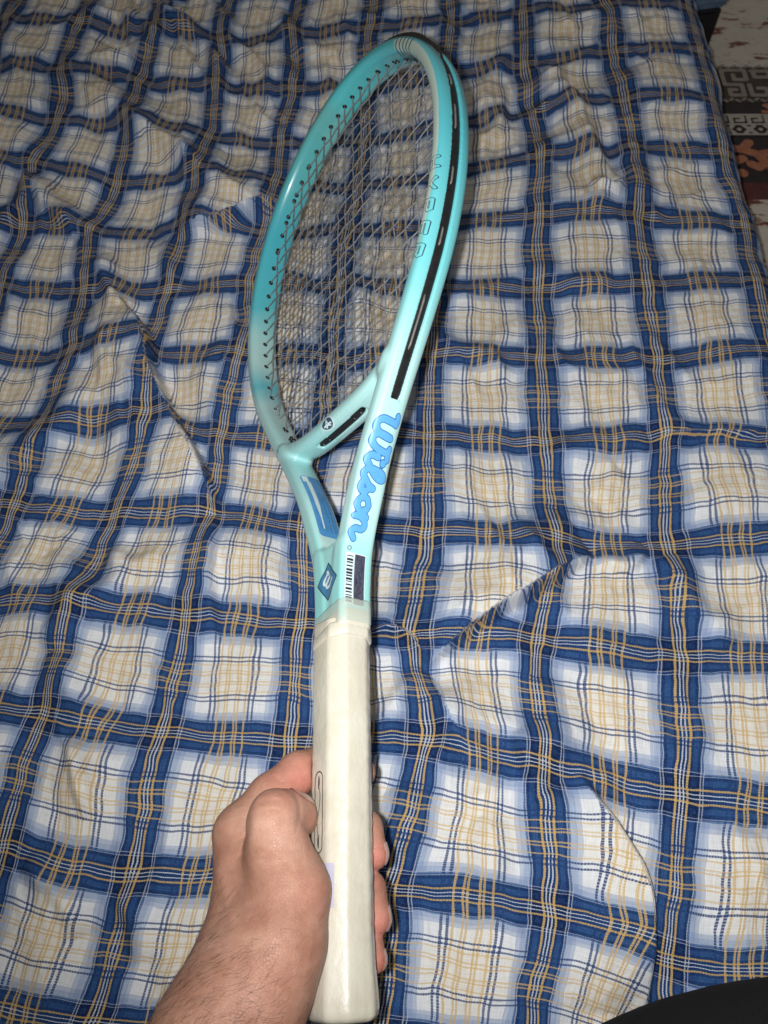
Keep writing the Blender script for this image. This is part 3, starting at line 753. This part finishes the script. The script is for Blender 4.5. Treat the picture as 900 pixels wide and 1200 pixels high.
# diamond emblem on the shaft
def diamond(s, hx=.0118, hy=.0130): return lambda X, Y: np.abs(X) / hx + np.abs(Y) / hy - s
dorg = (.0004, .2315, .012); dz = (0, 0, -1)
conform('emblem_border', print_shape(diamond(1.0), -.014, .014, -.015, .015, .0007), dorg, (1, 0, 0), (0, 1, 0), dz, .00010, ink_line)
conform('emblem_field', print_shape(diamond(.88), -.014, .014, -.015, .015, .0007), dorg, (1, 0, 0), (0, 1, 0), dz, .00018, ink_navy)
wl = [S((-.0042, .0042), (-.0042, -.001), (-.0026, -.0036), (-.0004, -.0020), (-.0004, .0034)), S((-.0004, .0030), (-.0004, -.0018), (.0018, -.0036), (.0038, -.0010), (.0038, .0044)), S((-.0056, .0042), (-.0042, .0044), (-.0030, .0040), n=3)]
WA = -.80
rotw = lambda L: [np.stack([l[:, 0] * math.cos(WA) - l[:, 1] * math.sin(WA), l[:, 0] * math.sin(WA) + l[:, 1] * math.cos(WA)], 1) * .95 for l in L]
conform('emblem_letter', print_shape(strokes(rotw(wl), .00095), -.009, .009, -.009, .009, .0004), dorg, (1, 0, 0), (0, 1, 0), dz, .00026, ink_white)
# barcode and hologram sticker on the side
conform('sticker', print_shape(lambda X, Y: np.maximum(np.abs(X) - .0165, np.abs(Y) - .0070), -.017, .017, -.0085, .0085, .0008), (.04, .2285, .0020), (0, -1, 0), (0, 0, -1), (-1, 0, 0), .00010, ink_white)
rs = random.Random(3); bars = []; xx = -.0145
while xx < .0145: w = rs.choice([.0006, .0009, .0014]); bars.append((xx, xx + w)); xx += w + rs.choice([.0006, .0009, .0013])
vs, fs = [], []
for a_, b_ in bars:
    k = len(vs); vs += [q for v_ in np.linspace(-.0064, -.0022, 9) for q in ((a_, v_), (b_, v_))]; fs += [(k + 2 * m_, k + 2 * m_ + 1, k + 2 * m_ + 3, k + 2 * m_ + 2) for m_ in range(8)]
conform('barcode', (vs, fs), (.04, .2285, .0020), (0, -1, 0), (0, 0, -1), (-1, 0, 0), .0002, ink_black)
hm = NT('hologram_foil'); oc = hm.objc(); nz = hm.noise(hm.mapping(oc, (400, 120, 400)), 1, 4)
c, _ = hm.ramp(nz, [(0.30, lin(60, 66, 84)), (0.5, lin(96, 100, 116)), (0.62, lin(70, 70, 84)), (0.74, lin(170, 110, 90))]); hm.l(c, hm.b.inputs['Base Color']); hm.set('Roughness', .35); hm.set('Metallic', .35)
conform('hologram', print_shape(lambda X, Y: np.maximum(np.abs(X) - .0158, np.abs(Y - .0026) - .0038), -.016, .016, -.001, .0071, .0008), (.04, .2285, .0020), (0, -1, 0), (0, 0, -1), (-1, 0, 0), .00022, hm.m)
hl = [np.array([(-.013 + i * .0046, .0012), (-.0108 + i * .0046, .0048), (-.0095 + i * .0046, .0014)]) for i in range(6)]
conform('hologram_print', print_shape(strokes(hl, .0003), -.016, .016, -.001, .0071, .0003), (.04, .2285, .0020), (0, -1, 0), (0, 0, -1), (-1, 0, 0), .0003, simple('holo_line', lin(60, 60, 80), .4))
# blue label inside the left arm, pale patch below it
inn = [( -(path[i] - nout[i] * .0066)[0], (path[i] - nout[i] * .0066)[1]) for i in range(len(path)) if .245 < path[i, 1] < .345 and path[i, 0] > 0]
lo_ = (0, .300, 0); LX = (0, 1, 0); LY = (0, 0, 1); LD = (-1, .0, 0)
def rrect(cx, cy, hx, hy, r): return lambda X, Y: np.hypot(np.maximum(np.abs(X - cx) - hx + r, 0), np.maximum(np.abs(Y - cy) - hy + r, 0)) + np.minimum(np.maximum(np.abs(X - cx) - hx + r, np.abs(Y - cy) - hy + r), 0) - r
lab_o = (-.0, .296, 0)
conform('pale_patch', print_shape(rrect(-.006, 0, .040, .0086, .006), -.048, .040, -.010, .010, .0009), lab_o, LX, LY, LD, .00008, simple('pale_print', lin(176, 206, 200), .35, .05, 100, coat=.5), back=0.0, maxd=.06)
conform('label_panel', print_shape(rrect(.003, 0, .030, .0082, .003), -.030, .040, -.010, .010, .0009), lab_o, LX, LY, LD, .00016, simple('label_blue', lin(72, 138, 190), .3, .15, 120, coat=.7), back=0.0, maxd=.06)
conform('label_arrow', print_shape(lambda X, Y: np.maximum.reduce([np.abs(Y - .0035) - .0016 * np.clip((X + .018) / .02, .35, 1), X - .026, -.020 - X]), -.022, .028, 0, .007, .0005), lab_o, LX, LY, LD, .00024, ink_white, back=0.0, maxd=.06)
conform('label_arrowhead', print_shape(lambda X, Y: np.maximum.reduce([X - .032, (.0255 - X), (Y - .0072) , (.0028 - Y) ]), .024, .033, .002, .008, .0005), lab_o, LX, LY, LD, .00026, ink_white, back=0.0, maxd=.06)
tl = []; rs = random.Random(8)
for row in range(2):
    x = -.022
    while x < .018:
        w = rs.uniform(.001, .0026); tl.append(np.array([(x, -.0018 - row * .0030), (x + w, -.0018 - row * .0030 + rs.uniform(-.0004, .0004))])); x += w + .0016
conform('label_text', print_shape(strokes(tl, .0003), -.024, .022, -.0056, 0, .0003), lab_o, LX, LY, LD, .00024, ink_line, back=0.0, maxd=.06)
# round badge on the bridge shoulder
bo = (-.003, .349, .0095); bdir = Vector((0.0, .55, -.83)); bey = Vector((0, .83, .55))
conform('badge_ring', print_shape(lambda X, Y: np.hypot(X / 1.7, Y) - .0045, -.009, .009, -.006, .006, .0005), bo, (1, 0, 0), bey, bdir, .00010, ink_white)
conform('badge_field', print_shape(lambda X, Y: np.hypot(X / 1.7, Y) - .0036, -.009, .009, -.006, .006, .0005), bo, (1, 0, 0), bey, bdir, .00018, ink_line)
conform('badge_mark', print_shape(strokes([np.array([(-.0040, -.0008), (-.0012, -.0004), (0, .0026), (.0012, -.0004), (.0042, -.0008)]), np.array([(-.0024, -.0020), (0, -.0008), (.0024, -.0020)])], .00055), -.006, .006, -.004, .004, .0003), bo, (1, 0, 0), bey, bdir, .00026, ink_white)
# stripes on the inner wall near the tip
def on_loop(t, off, z): p = loop_pt(t * D2, off); return (p[0], p[1], z)
for k in range(5):
    t0 = 37 + k * 2.5; c_ = Vector(on_loop(t0, 2 * TH - .0035, .008)); nin = Vector((-math.cos(t0 * D2), -math.sin(t0 * D2), 0)); tan = Vector((-nin.y, nin.x, 0))
    pl_ = np.array([(-.0085 + .002 * abs(k - 2), 0), (0, .0012), (.0095, .0004)])
    conform('tip_stripe', print_shape(strokes([spline(pl_, 5)], .00085), -.012, .012, -.003, .004, .0004), c_, (nin * -.8 + Vector((0, 0, .6))).normalized(), tan, (-nin * .6 + Vector((0, 0, -.8))), .00012, ink_line)
# outlined model name along the face, read from tip to throat
glyph = {'H': [[(0, 0), (0, 1)], [(.7, 0), (.7, 1)], [(0, .5), (.7, .5)]], 'Y': [[(0, 1), (.35, .5), (.7, 1)], [(.35, .5), (.35, 0)]], 'P': [[(0, 0), (0, 1), (.6, 1), (.7, .75), (.6, .5), (0, .5)]],
         'E': [[(.7, 0), (0, 0), (0, 1), (.7, 1)], [(0, .5), (.6, .5)]], 'R': [[(0, 0), (0, 1), (.6, 1), (.7, .75), (.6, .5), (0, .5)], [(.35, .5), (.7, 0)]]}
for k, ch in enumerate('HYPER'):
    t0 = -12.0 - k * 5.0; c_ = Vector(on_loop(t0, .0068, .013)); rad = Vector((math.cos(t0 * D2), math.sin(t0 * D2), 0)); tan = Vector((rad.y, -rad.x, 0))
    L = [np.array(l) * (.0105, .0060) - (.0037, .0036) for l in glyph[ch]]
    base = strokes(L, .0011)
    conform('letter', print_shape(lambda X, Y: np.abs(base(X, Y)) - .00022, -.007, .007, -.0075, .005, .0003), c_ + rad * .0018, tan, rad, (0, 0, -1), .00014, ink_line)

# ------------------------------------------------------------------ grip
gm = NT('cream_grip'); oc = gm.objc(); sp = gm.n('ShaderNodeSeparateXYZ'); gm.l(oc, sp.inputs[0])
nz = gm.noise(oc, 40, 4); c, _ = gm.ramp(nz, [(0.3, lin(194, 187, 168)), (0.5, lin(204, 198, 180)), (0.72, lin(210, 206, 190))])
st = gm.noise(gm.mapping(oc, (90, 9, 90)), 1, 3); smk, _ = gm.ramp(st, [(0.62, (0, 0, 0, 1)), (0.8, (1, 1, 1, 1))])
c = gm.mix(gm.math('MULTIPLY', smk, 0.25), c, lin(206, 196, 160))
sc_ = gm.noise(gm.mapping(oc, (300, 120, 300)), 1, 2); sck, _ = gm.ramp(sc_, [(0.76, (0, 0, 0, 1)), (0.80, (1, 1, 1, 1))])
c = gm.mix(gm.math('MULTIPLY', sck, 0.15), c, lin(150, 146, 130)); gm.l(c, gm.b.inputs['Base Color'])
gm.set('Roughness', 0.38); gm.set('Coat Weight', 0.75); gm.set('Coat Roughness', 0.07); gm.set('Subsurface Weight', 0.0)
b1 = gm.bump(gm.noise(oc, 220, 4, .6), 0.55, 0.0007); gm.bump(gm.noise(gm.mapping(oc, (60, 25, 60)), 1, 4), 0.45, 0.0018, b1)
gm = gm.m
def octo(hx, hz, c, rr=.0019, n=3):
    base = [(hx - c, hz), (hx, hz - c), (hx, -hz + c), (hx - c, -hz), (-hx + c, -hz), (-hx, -hz + c), (-hx, hz - c), (-hx + c, hz)]
    P = []
    for i in range(8):
        a = np.array(base[i - 1]); b = np.array(base[i]); d = np.array(base[(i + 1) % 8])
        u = (a - b) / np.linalg.norm(a - b); w = (d - b) / np.linalg.norm(d - b)
        p0, p1 = b + u * rr, b + w * rr
        for t in np.linspace(0, 1, n): P.append((1 - t) ** 2 * p0 + 2 * t * (1 - t) * b + t * t * p1)
    return np.array(P)
secs = []
for y, kx in [(0.0012, .90), (.0002, .80)][::-1] + [(.0030, .985), (.006, 1.0), (.012, .985), (.022, .94), (.034, .912)]:
    secs.append((y, .0182 * kx, .0163 * kx, .0086 * kx))
for y in np.arange(.036, .2045, .0035):
    j = 0.00012 * math.sin(y * 700) ; secs.append((y, .0162 + j, .0148 + j, .0078))
secs.append((.2052, .0160, .0142, .0074))
V = []; Fc = []
for y, hx, hz, c in secs:
    for p in octo(hx, hz, c): V.append((p[0] - .0006, y, p[1]))
n = 24
for i in range(len(secs) - 1):
    for k in range(n): Fc.append((i * n + k, i * n + (k + 1) % n, (i + 1) * n + (k + 1) % n, (i + 1) * n + k))
Fc += [tuple(range(n))[::-1], tuple(range((len(secs) - 1) * n, len(secs) * n))]
grip = mesh_obj('grip', V, Fc, gm, racket)
GB = BVHTree.FromPolygons([tuple(p) for p in V], [tuple(f) for f in Fc])
# collar at the top, its lower edge cut on the slant, with the wrapped tape ends
def collar(name, y_lo, y_hi, hx, hz, c, mat, slant_lo=0, slant_hi=0):
    V = []; Fc = []; P = octo(hx, hz, c, .0016, 4); Pi = octo(hx - .0009, hz - .0009, c * .95, .0016, 4); n = len(P)
    for j, t in enumerate((0, .12, .5, .88, 1)):
        for p in P:
            s = p[0] / hx; lo = y_lo + slant_lo * s; hi = y_hi + slant_hi * s
            b = 1 - .05 * (t in (0, 1)); V.append((p[0] * b, lo + (hi - lo) * t, p[1] * b))
    for i in range(4):
        for k in range(n): Fc.append((i * n + k, i * n + (k + 1) % n, (i + 1) * n + (k + 1) % n, (i + 1) * n + k))
    Fc += [tuple(range(n))[::-1], tuple(range(4 * n, 5 * n))]
    return mesh_obj(name, V, Fc, mat, parent=grip)
film = NT('clear_tape'); film.set('Base Color', lin(205, 214, 200)); film.set('Alpha', 0.55); film.set('Roughness', .25); film.set('Coat Weight', .8); film = film.m
collar('collar', .1975, .2085, .0173, .0113, .0032, gm, .0020, .0030)
collar('clear_tape', .2000, .2140, .0178, .0115, .0030, film, .0015, .0035)
collar('tape_end', .1905, .1990, .0169, .0151, .0076, gm, .0036, .0046)
gdk = simple('brown_print', lin(70, 60, 52), .4, .1, 200)
go = (-.0006, .0975, .0150)
stad = lambda X, Y: np.hypot(X, np.maximum(np.abs(Y) - .0168, 0)) - .0040
def cg(name, fn, x0, x1, y0, y1, off, mat, cell=.0004): return conform(name, print_shape(fn, x0, x1, y0, y1, cell), go, (1, 0, 0), (0, 1, 0), (0, 0, -1), off, mat, parent=grip, bv=GB)
cg('printed_loop', lambda X, Y: np.abs(stad(X, Y)) - .00038, -.005, .005, -.0215, .0215, .00012, gdk)
for s_ in (-1, 1): cg('printed_drop', lambda X, Y: np.hypot(X / .00085, (Y - s_ * .0150) / .0036) - 1, -.002, .002, s_ * .0150 - .004, s_ * .0150 + .004, .00012, gdk)
cg('printed_line', strokes([spline([(-.0009, -.0118), (-.0012, -.004), (.0012, .004), (.0009, .0118)], 5)], .0003), -.003, .003, -.013, .013, .00012, gdk)
conform('lavender_tape', print_shape(rrect(0, 0, .0030, .0105, .0006), -.005, .005, -.011, .011, .001), (.0078, .061, .013), (.76, 0, -.65), (0, 1, 0), (-.65, 0, -.76), .0002, simple('lavender_film', lin(178, 175, 192), .3, .05, 100, coat=.5), parent=grip, bv=GB)
# ------------------------------------------------------------------ person: left hand and forearm, with dark clothing at the frame's corner
def cpt(px, py, Z): return np.array([(px - 450) / F * Z, (py - 600) / F * Z, Z])
hs = 0.0011
ax_ = np.arange(-.152, .024, hs).astype(np.float32); ay_ = np.arange(.118, .345, hs).astype(np.float32); az_ = np.arange(.312, .512, hs).astype(np.float32)
AX, AY, AZ = np.meshgrid(ax_, ay_, az_, indexing='ij', sparse=True)
def cone(a, b, ra, rb):
    d = b - a; L2 = d @ d
    t = np.clip(((AX - a[0]) * d[0] + (AY - a[1]) * d[1] + (AZ - a[2]) * d[2]) / L2, 0, 1).astype(np.float32)
    return np.sqrt((AX - a[0] - t * d[0]) ** 2 + (AY - a[1] - t * d[1]) ** 2 + (AZ - a[2] - t * d[2]) ** 2) - (ra + (rb - ra) * t)
def smin32(a, b, k):
    hq = np.clip(0.5 + 0.5 * (b - a) / np.float32(k), 0, 1); return b * (1 - hq) + a * hq - np.float32(k) * hq * (1 - hq)
def chain(pts, k=0.004):
    D = None
    for p, q in zip(pts[:-1], pts[1:]):
        c = cone(cpt(*p[:3]), cpt(*q[:3]), p[3], q[3]); D = c if D is None else smin32(D, c, k)
    return D
body = chain([(120, 1560, .345, .041), (205, 1330, .360, .036), (262, 1215, .378, .0315), (290, 1150, .396, .0290)], .01)
body = smin32(body, chain([(290, 1150, .400, .0270), (296, 1080, .416, .0225), (292, 1010, .432, .0180), (287, 978, .440, .0165)]), .012)
body = smin32(body, chain([(300, 1150, .405, .026), (318, 1120, .425, .022), (315, 1040, .450, .018)]), .012)
# index finger reaching behind the grip
idx = chain([(287, 978, .441, .0158), (318, 935, .452, .0130), (350, 905, .464, .0112), (376, 896, .474, .0104), (405, 892, .484, .0092), (424, 905, .484, .0084)])
body = smin32(body, idx, .006)
mid = chain([(300, 1015, .455, .0150), (350, 985, .478, .0110), (400, 963, .474, .0094), (428, 970, .464, .0092), (438, 1001, .455, .0084)])
ring = chain([(305, 1060, .452, .0140), (355, 1050, .468, .0105), (400, 1036, .462, .0094), (431, 1042, .452, .0095), (440, 1076, .4425, .0088)])
pin = chain([(318, 1110, .436, .0130), (360, 1110, .450, .0095), (400, 1096, .446, .0082), (429, 1102, .4405, .0082), (437, 1124, .434, .0076)])
for q in (mid, ring, pin): body = smin32(body, q, .0022)
# thenar eminence and thumb
body = smin32(body, chain([(300, 1165, .384, .0240), (326, 1105, .396, .0232), (337, 1045, .409, .0212), (328, 1000, .416, .0160)]), .010)
thumb = chain([(331, 1022, .4125, .0182), (324, 992, .4130, .0152), (320, 966, .4140, .0131), (322, 955, .4160, .0124), (334, 953, .424, .0116), (346, 955, .431, .0108), (352, 959, .438, .0098)], .003)
body = smin32(body, thumb, .0045)
# the grip presses its own shape into palm and fingers
RTi = -RR.T @ RT
LXg = RR.T[0, 0] * AX + RR.T[0, 1] * AY + RR.T[0, 2] * AZ + RTi[0]
LZg = RR.T[2, 0] * AX + RR.T[2, 1] * AY + RR.T[2, 2] * AZ + RTi[2]
GXo = -0.0006
gb = np.maximum(np.maximum(np.abs(LXg - GXo) - .0165, np.abs(LZg) - .0150), (np.abs(LXg - GXo) + np.abs(LZg) - .0235) * .7071)
body = np.maximum(body, -(gb - 0.0002))
HV, HF = surface_nets(body.astype(np.float32), (ax_[0], ay_[0], az_[0]), hs, 3)
hpx = HV[:, 0] / HV[:, 2] * F + 450; hpy = HV[:, 1] / HV[:, 2] * F + 600
zb = {}
for kx, ky, kz in zip((hpx / 6).astype(int), (hpy / 6).astype(int), HV[:, 2]): zb[(kx, ky)] = min(zb.get((kx, ky), 9), kz)
near = np.array([kz - zb[(kx, ky)] < .012 for kx, ky, kz in zip((hpx / 6).astype(int), (hpy / 6).astype(int), HV[:, 2])])
for pts, dep, w in (([(293, 942), (289, 972), (286, 994), (281, 1004), (272, 1009)], .0013, 3.2), ([(344, 927), (350, 941), (351, 958), (346, 976)], .0011, 2.6), ([(298, 1003), (318, 1012), (342, 1007)], .0004, 4),
                    ([(296, 945), (312, 938), (332, 940)], .00035, 3), ([(297, 955), (314, 949), (334, 951)], .0003, 3), ([(326, 1150), (350, 1164), (374, 1158)], .0006, 4), ([(334, 1176), (354, 1186), (372, 1182)], .0006, 4),
                    ([(262, 952), (275, 944), (288, 940)], .0004, 3), ([(318, 903), (326, 914), (330, 926)], .0005, 3), ([(386, 1078), (372, 1092), (352, 1100)], .0004, 4), ([(260, 1030), (268, 1060), (270, 1090)], -.0007, 6)):
    dd, tt, LL = poly_dist(hpx, hpy, spline(pts, 5)); e = np.clip(np.minimum(tt, LL - tt) / (LL * .25), 0, 1)
    HV = HV + (HV / np.linalg.norm(HV, axis=1)[:, None]) * (dep * np.exp(-(dd / w) ** 2) * e * near)[:, None]
def skin_mat():
    a = NT('skin'); oc = a.objc()
    n1 = a.noise(oc, 35, 4, .6); n2 = a.noise(oc, 220, 3)
    c, _ = a.ramp(n1, [(0.32, lin(158, 110, 90)), (0.5, lin(178, 131, 109)), (0.68, lin(194, 150, 129))])
    at = a.n('ShaderNodeAttribute'); at.attribute_name = 'blush'
    c = a.mix(a.math('MULTIPLY', at.outputs['Fac'], .75), c, lin(196, 118, 104))
    c = a.mix(0.35, c, a.math('MULTIPLY_ADD', n2, 0.9, 0.5), 'MULTIPLY')
    a.l(c, a.b.inputs['Base Color']); a.set('Roughness', 0.52); a.set('Specular IOR Level', 0.4)
    a.set('Subsurface Weight', 0.10); a.set('Subsurface Radius', (1.0, .35, .2)); a.set('Subsurface Scale', 0.004)
    vo = a.n('ShaderNodeTexVoronoi'); vo.feature = 'DISTANCE_TO_EDGE'; vo.inputs['Scale'].default_value = 620; a.l(a.mapping(oc, (1, 1.5, 1)), vo.inputs['Vector'])
    vm, _ = a.ramp(vo.outputs['Distance'], [(0, (0, 0, 0, 1)), (0.12, (1, 1, 1, 1))])
    b1 = a.bump(vm, 0.38, 0.0005); b2 = a.bump(a.noise(oc, 300, 3), 0.3, 0.0004, b1)
    wr = a.noise(a.mapping(oc, (30, 170, 60), (0, 0, .5)), 1, 3); a.bump(wr, 0.42, 0.0014, b2); return a.m
person = mesh_obj('person', HV, HF, skin_mat())
person.matrix_world = C2W
tag(person, "left hand and hairy forearm gripping the racket's cream handle from the left", 'person')
ppx = HV[:, 0] / HV[:, 2] * F + 450; ppy = HV[:, 1] / HV[:, 2] * F + 600
bl = np.zeros(len(HV))
for cx_, cy_, r_, w_ in ((445, 1005, 26, 1), (450, 1085, 28, 1), (445, 1130, 24, .9), (350, 912, 26, .8), (330, 905, 25, .5), (372, 1050, 30, .25), (362, 975, 22, .3), (330, 1160, 40, .15)):
    bl = np.maximum(bl, w_ * np.exp(-((ppx - cx_) ** 2 + (ppy - cy_) ** 2) / r_ ** 2))
at = person.data.attributes.new('blush', 'FLOAT', 'POINT'); at.data.foreach_set('value', bl.astype(np.float32))
HB = BVHTree.FromPolygons([tuple(p) for p in HV], [tuple(f) for f in HF])
nail_m = simple('fingernail', lin(206, 164, 150), .28, .05, 300, coat=.4)
def nail(px, py, Z, dr, along, L_, W_):
    o = Vector(cpt(px, py, Z)); dr = Vector(dr).normalized(); al = Vector(along).normalized(); ac = dr.cross(al).normalized(); al = ac.cross(dr)
    fn = lambda X, Y: ((np.abs(X) / L_) ** 3.2 + (np.abs(Y) / W_) ** 3.2) ** (1 / 3.2) - 1
    return conform('fingernail', print_shape(fn, -L_ * 1.1, L_ * 1.1, -W_ * 1.1, W_ * 1.1, .0006), o, al, ac, dr, .0005, nail_m, parent=person, bv=HB, back=.02, maxd=.05)
nail(452, 1076, .4425, (-1, 0, -.35), (.1, 1, -.4), .0062, .0050)
nail(450, 1124, .434, (-1, 0, -.25), (.1, 1, -.4), .0050, .0042)
nail(452, 1000, .455, (-1, -.1, -.15), (.2, 1, -.3), .0058, .0048)
nail(354, 935, .432, (-.05, 1, .25), (1, .1, .7), .0062, .0058)
# arm hair
sel = [i for i in range(0, len(HV)) if ppy[i] > 1010 and ppx[i] < 372]
pm = person.data; nv = np.empty(len(pm.vertices) * 3); pm.vertices.foreach_get('normal', nv); nv = nv.reshape(-1, 3)
hv, hf = [], []
rr = random.Random(11); cnt = 0; tries = 0
while cnt < 2300 and tries < 60000:
    tries += 1; i = rr.choice(sel); n = nv[i]; p = HV[i]
    if n @ (p / np.linalg.norm(p)) > .35: continue
    X_, Y_ = ppx[i], ppy[i]
    dens = min(1, max(0, (Y_ - 1015) / 130)) * min(1, max(0.04, (318 + (Y_ - 1100) * .5 - X_) / 60))
    if rr.random() > dens: continue
    base = np.array([.75 + rr.uniform(-.5, .5), -.25 + rr.uniform(-.6, .5), 0.0]) if rr.random() < .8 else np.array([-.5, .8, 0])
    t = base - n * (base @ n); t /= np.linalg.norm(t); side_ = np.cross(n, t); L_ = rr.uniform(.004, .011); cu = rr.uniform(-.45, .45)
    P = [p + t * L_ * s + n * (L_ * (.22 * s - .16 * s * s)) + side_ * L_ * cu * s * s - n * .0002 * (s == 0) for s in (0, .35, .7, 1)]
    v, f = tube(P, [.000055, .00005, .000035, .00001], 3, False)
    o_ = len(hv); hv += [tuple(q) for q in v]; hf += [tuple(k + o_ for k in q) for q in f]; cnt += 1
hair = mesh_obj('arm_hair', hv, hf, simple('dark_hair', (0.035, 0.018, 0.012, 1), .5, .2, 100), person); tag(hair, kind='stuff')
# dark trousers
kn = spline([cpt(560, 1480, .50), cpt(680, 1372, .495), cpt(775, 1320, .485), cpt(870, 1290, .475), cpt(980, 1276, .465), cpt(1150, 1290, .455)], 10)
V, Fc = tube(kn, [.058] * len(kn), 64)
V = np.array(V)
V += 0.0016 * np.stack([fbm(V[:, 0] * 40, V[:, 1] * 40, 5), fbm(V[:, 0] * 30 + 4, V[:, 2] * 50, 6), fbm(V[:, 1] * 40, V[:, 0] * 30, 8)], 1)
tm = simple('black_cotton', (0.010, 0.010, 0.011, 1), .9, .3, 900, .2, .3)
leg = mesh_obj('trouser_leg', [tuple(p) for p in V], Fc, tm, person); leg['label'] = "black trouser leg at the lower right corner"
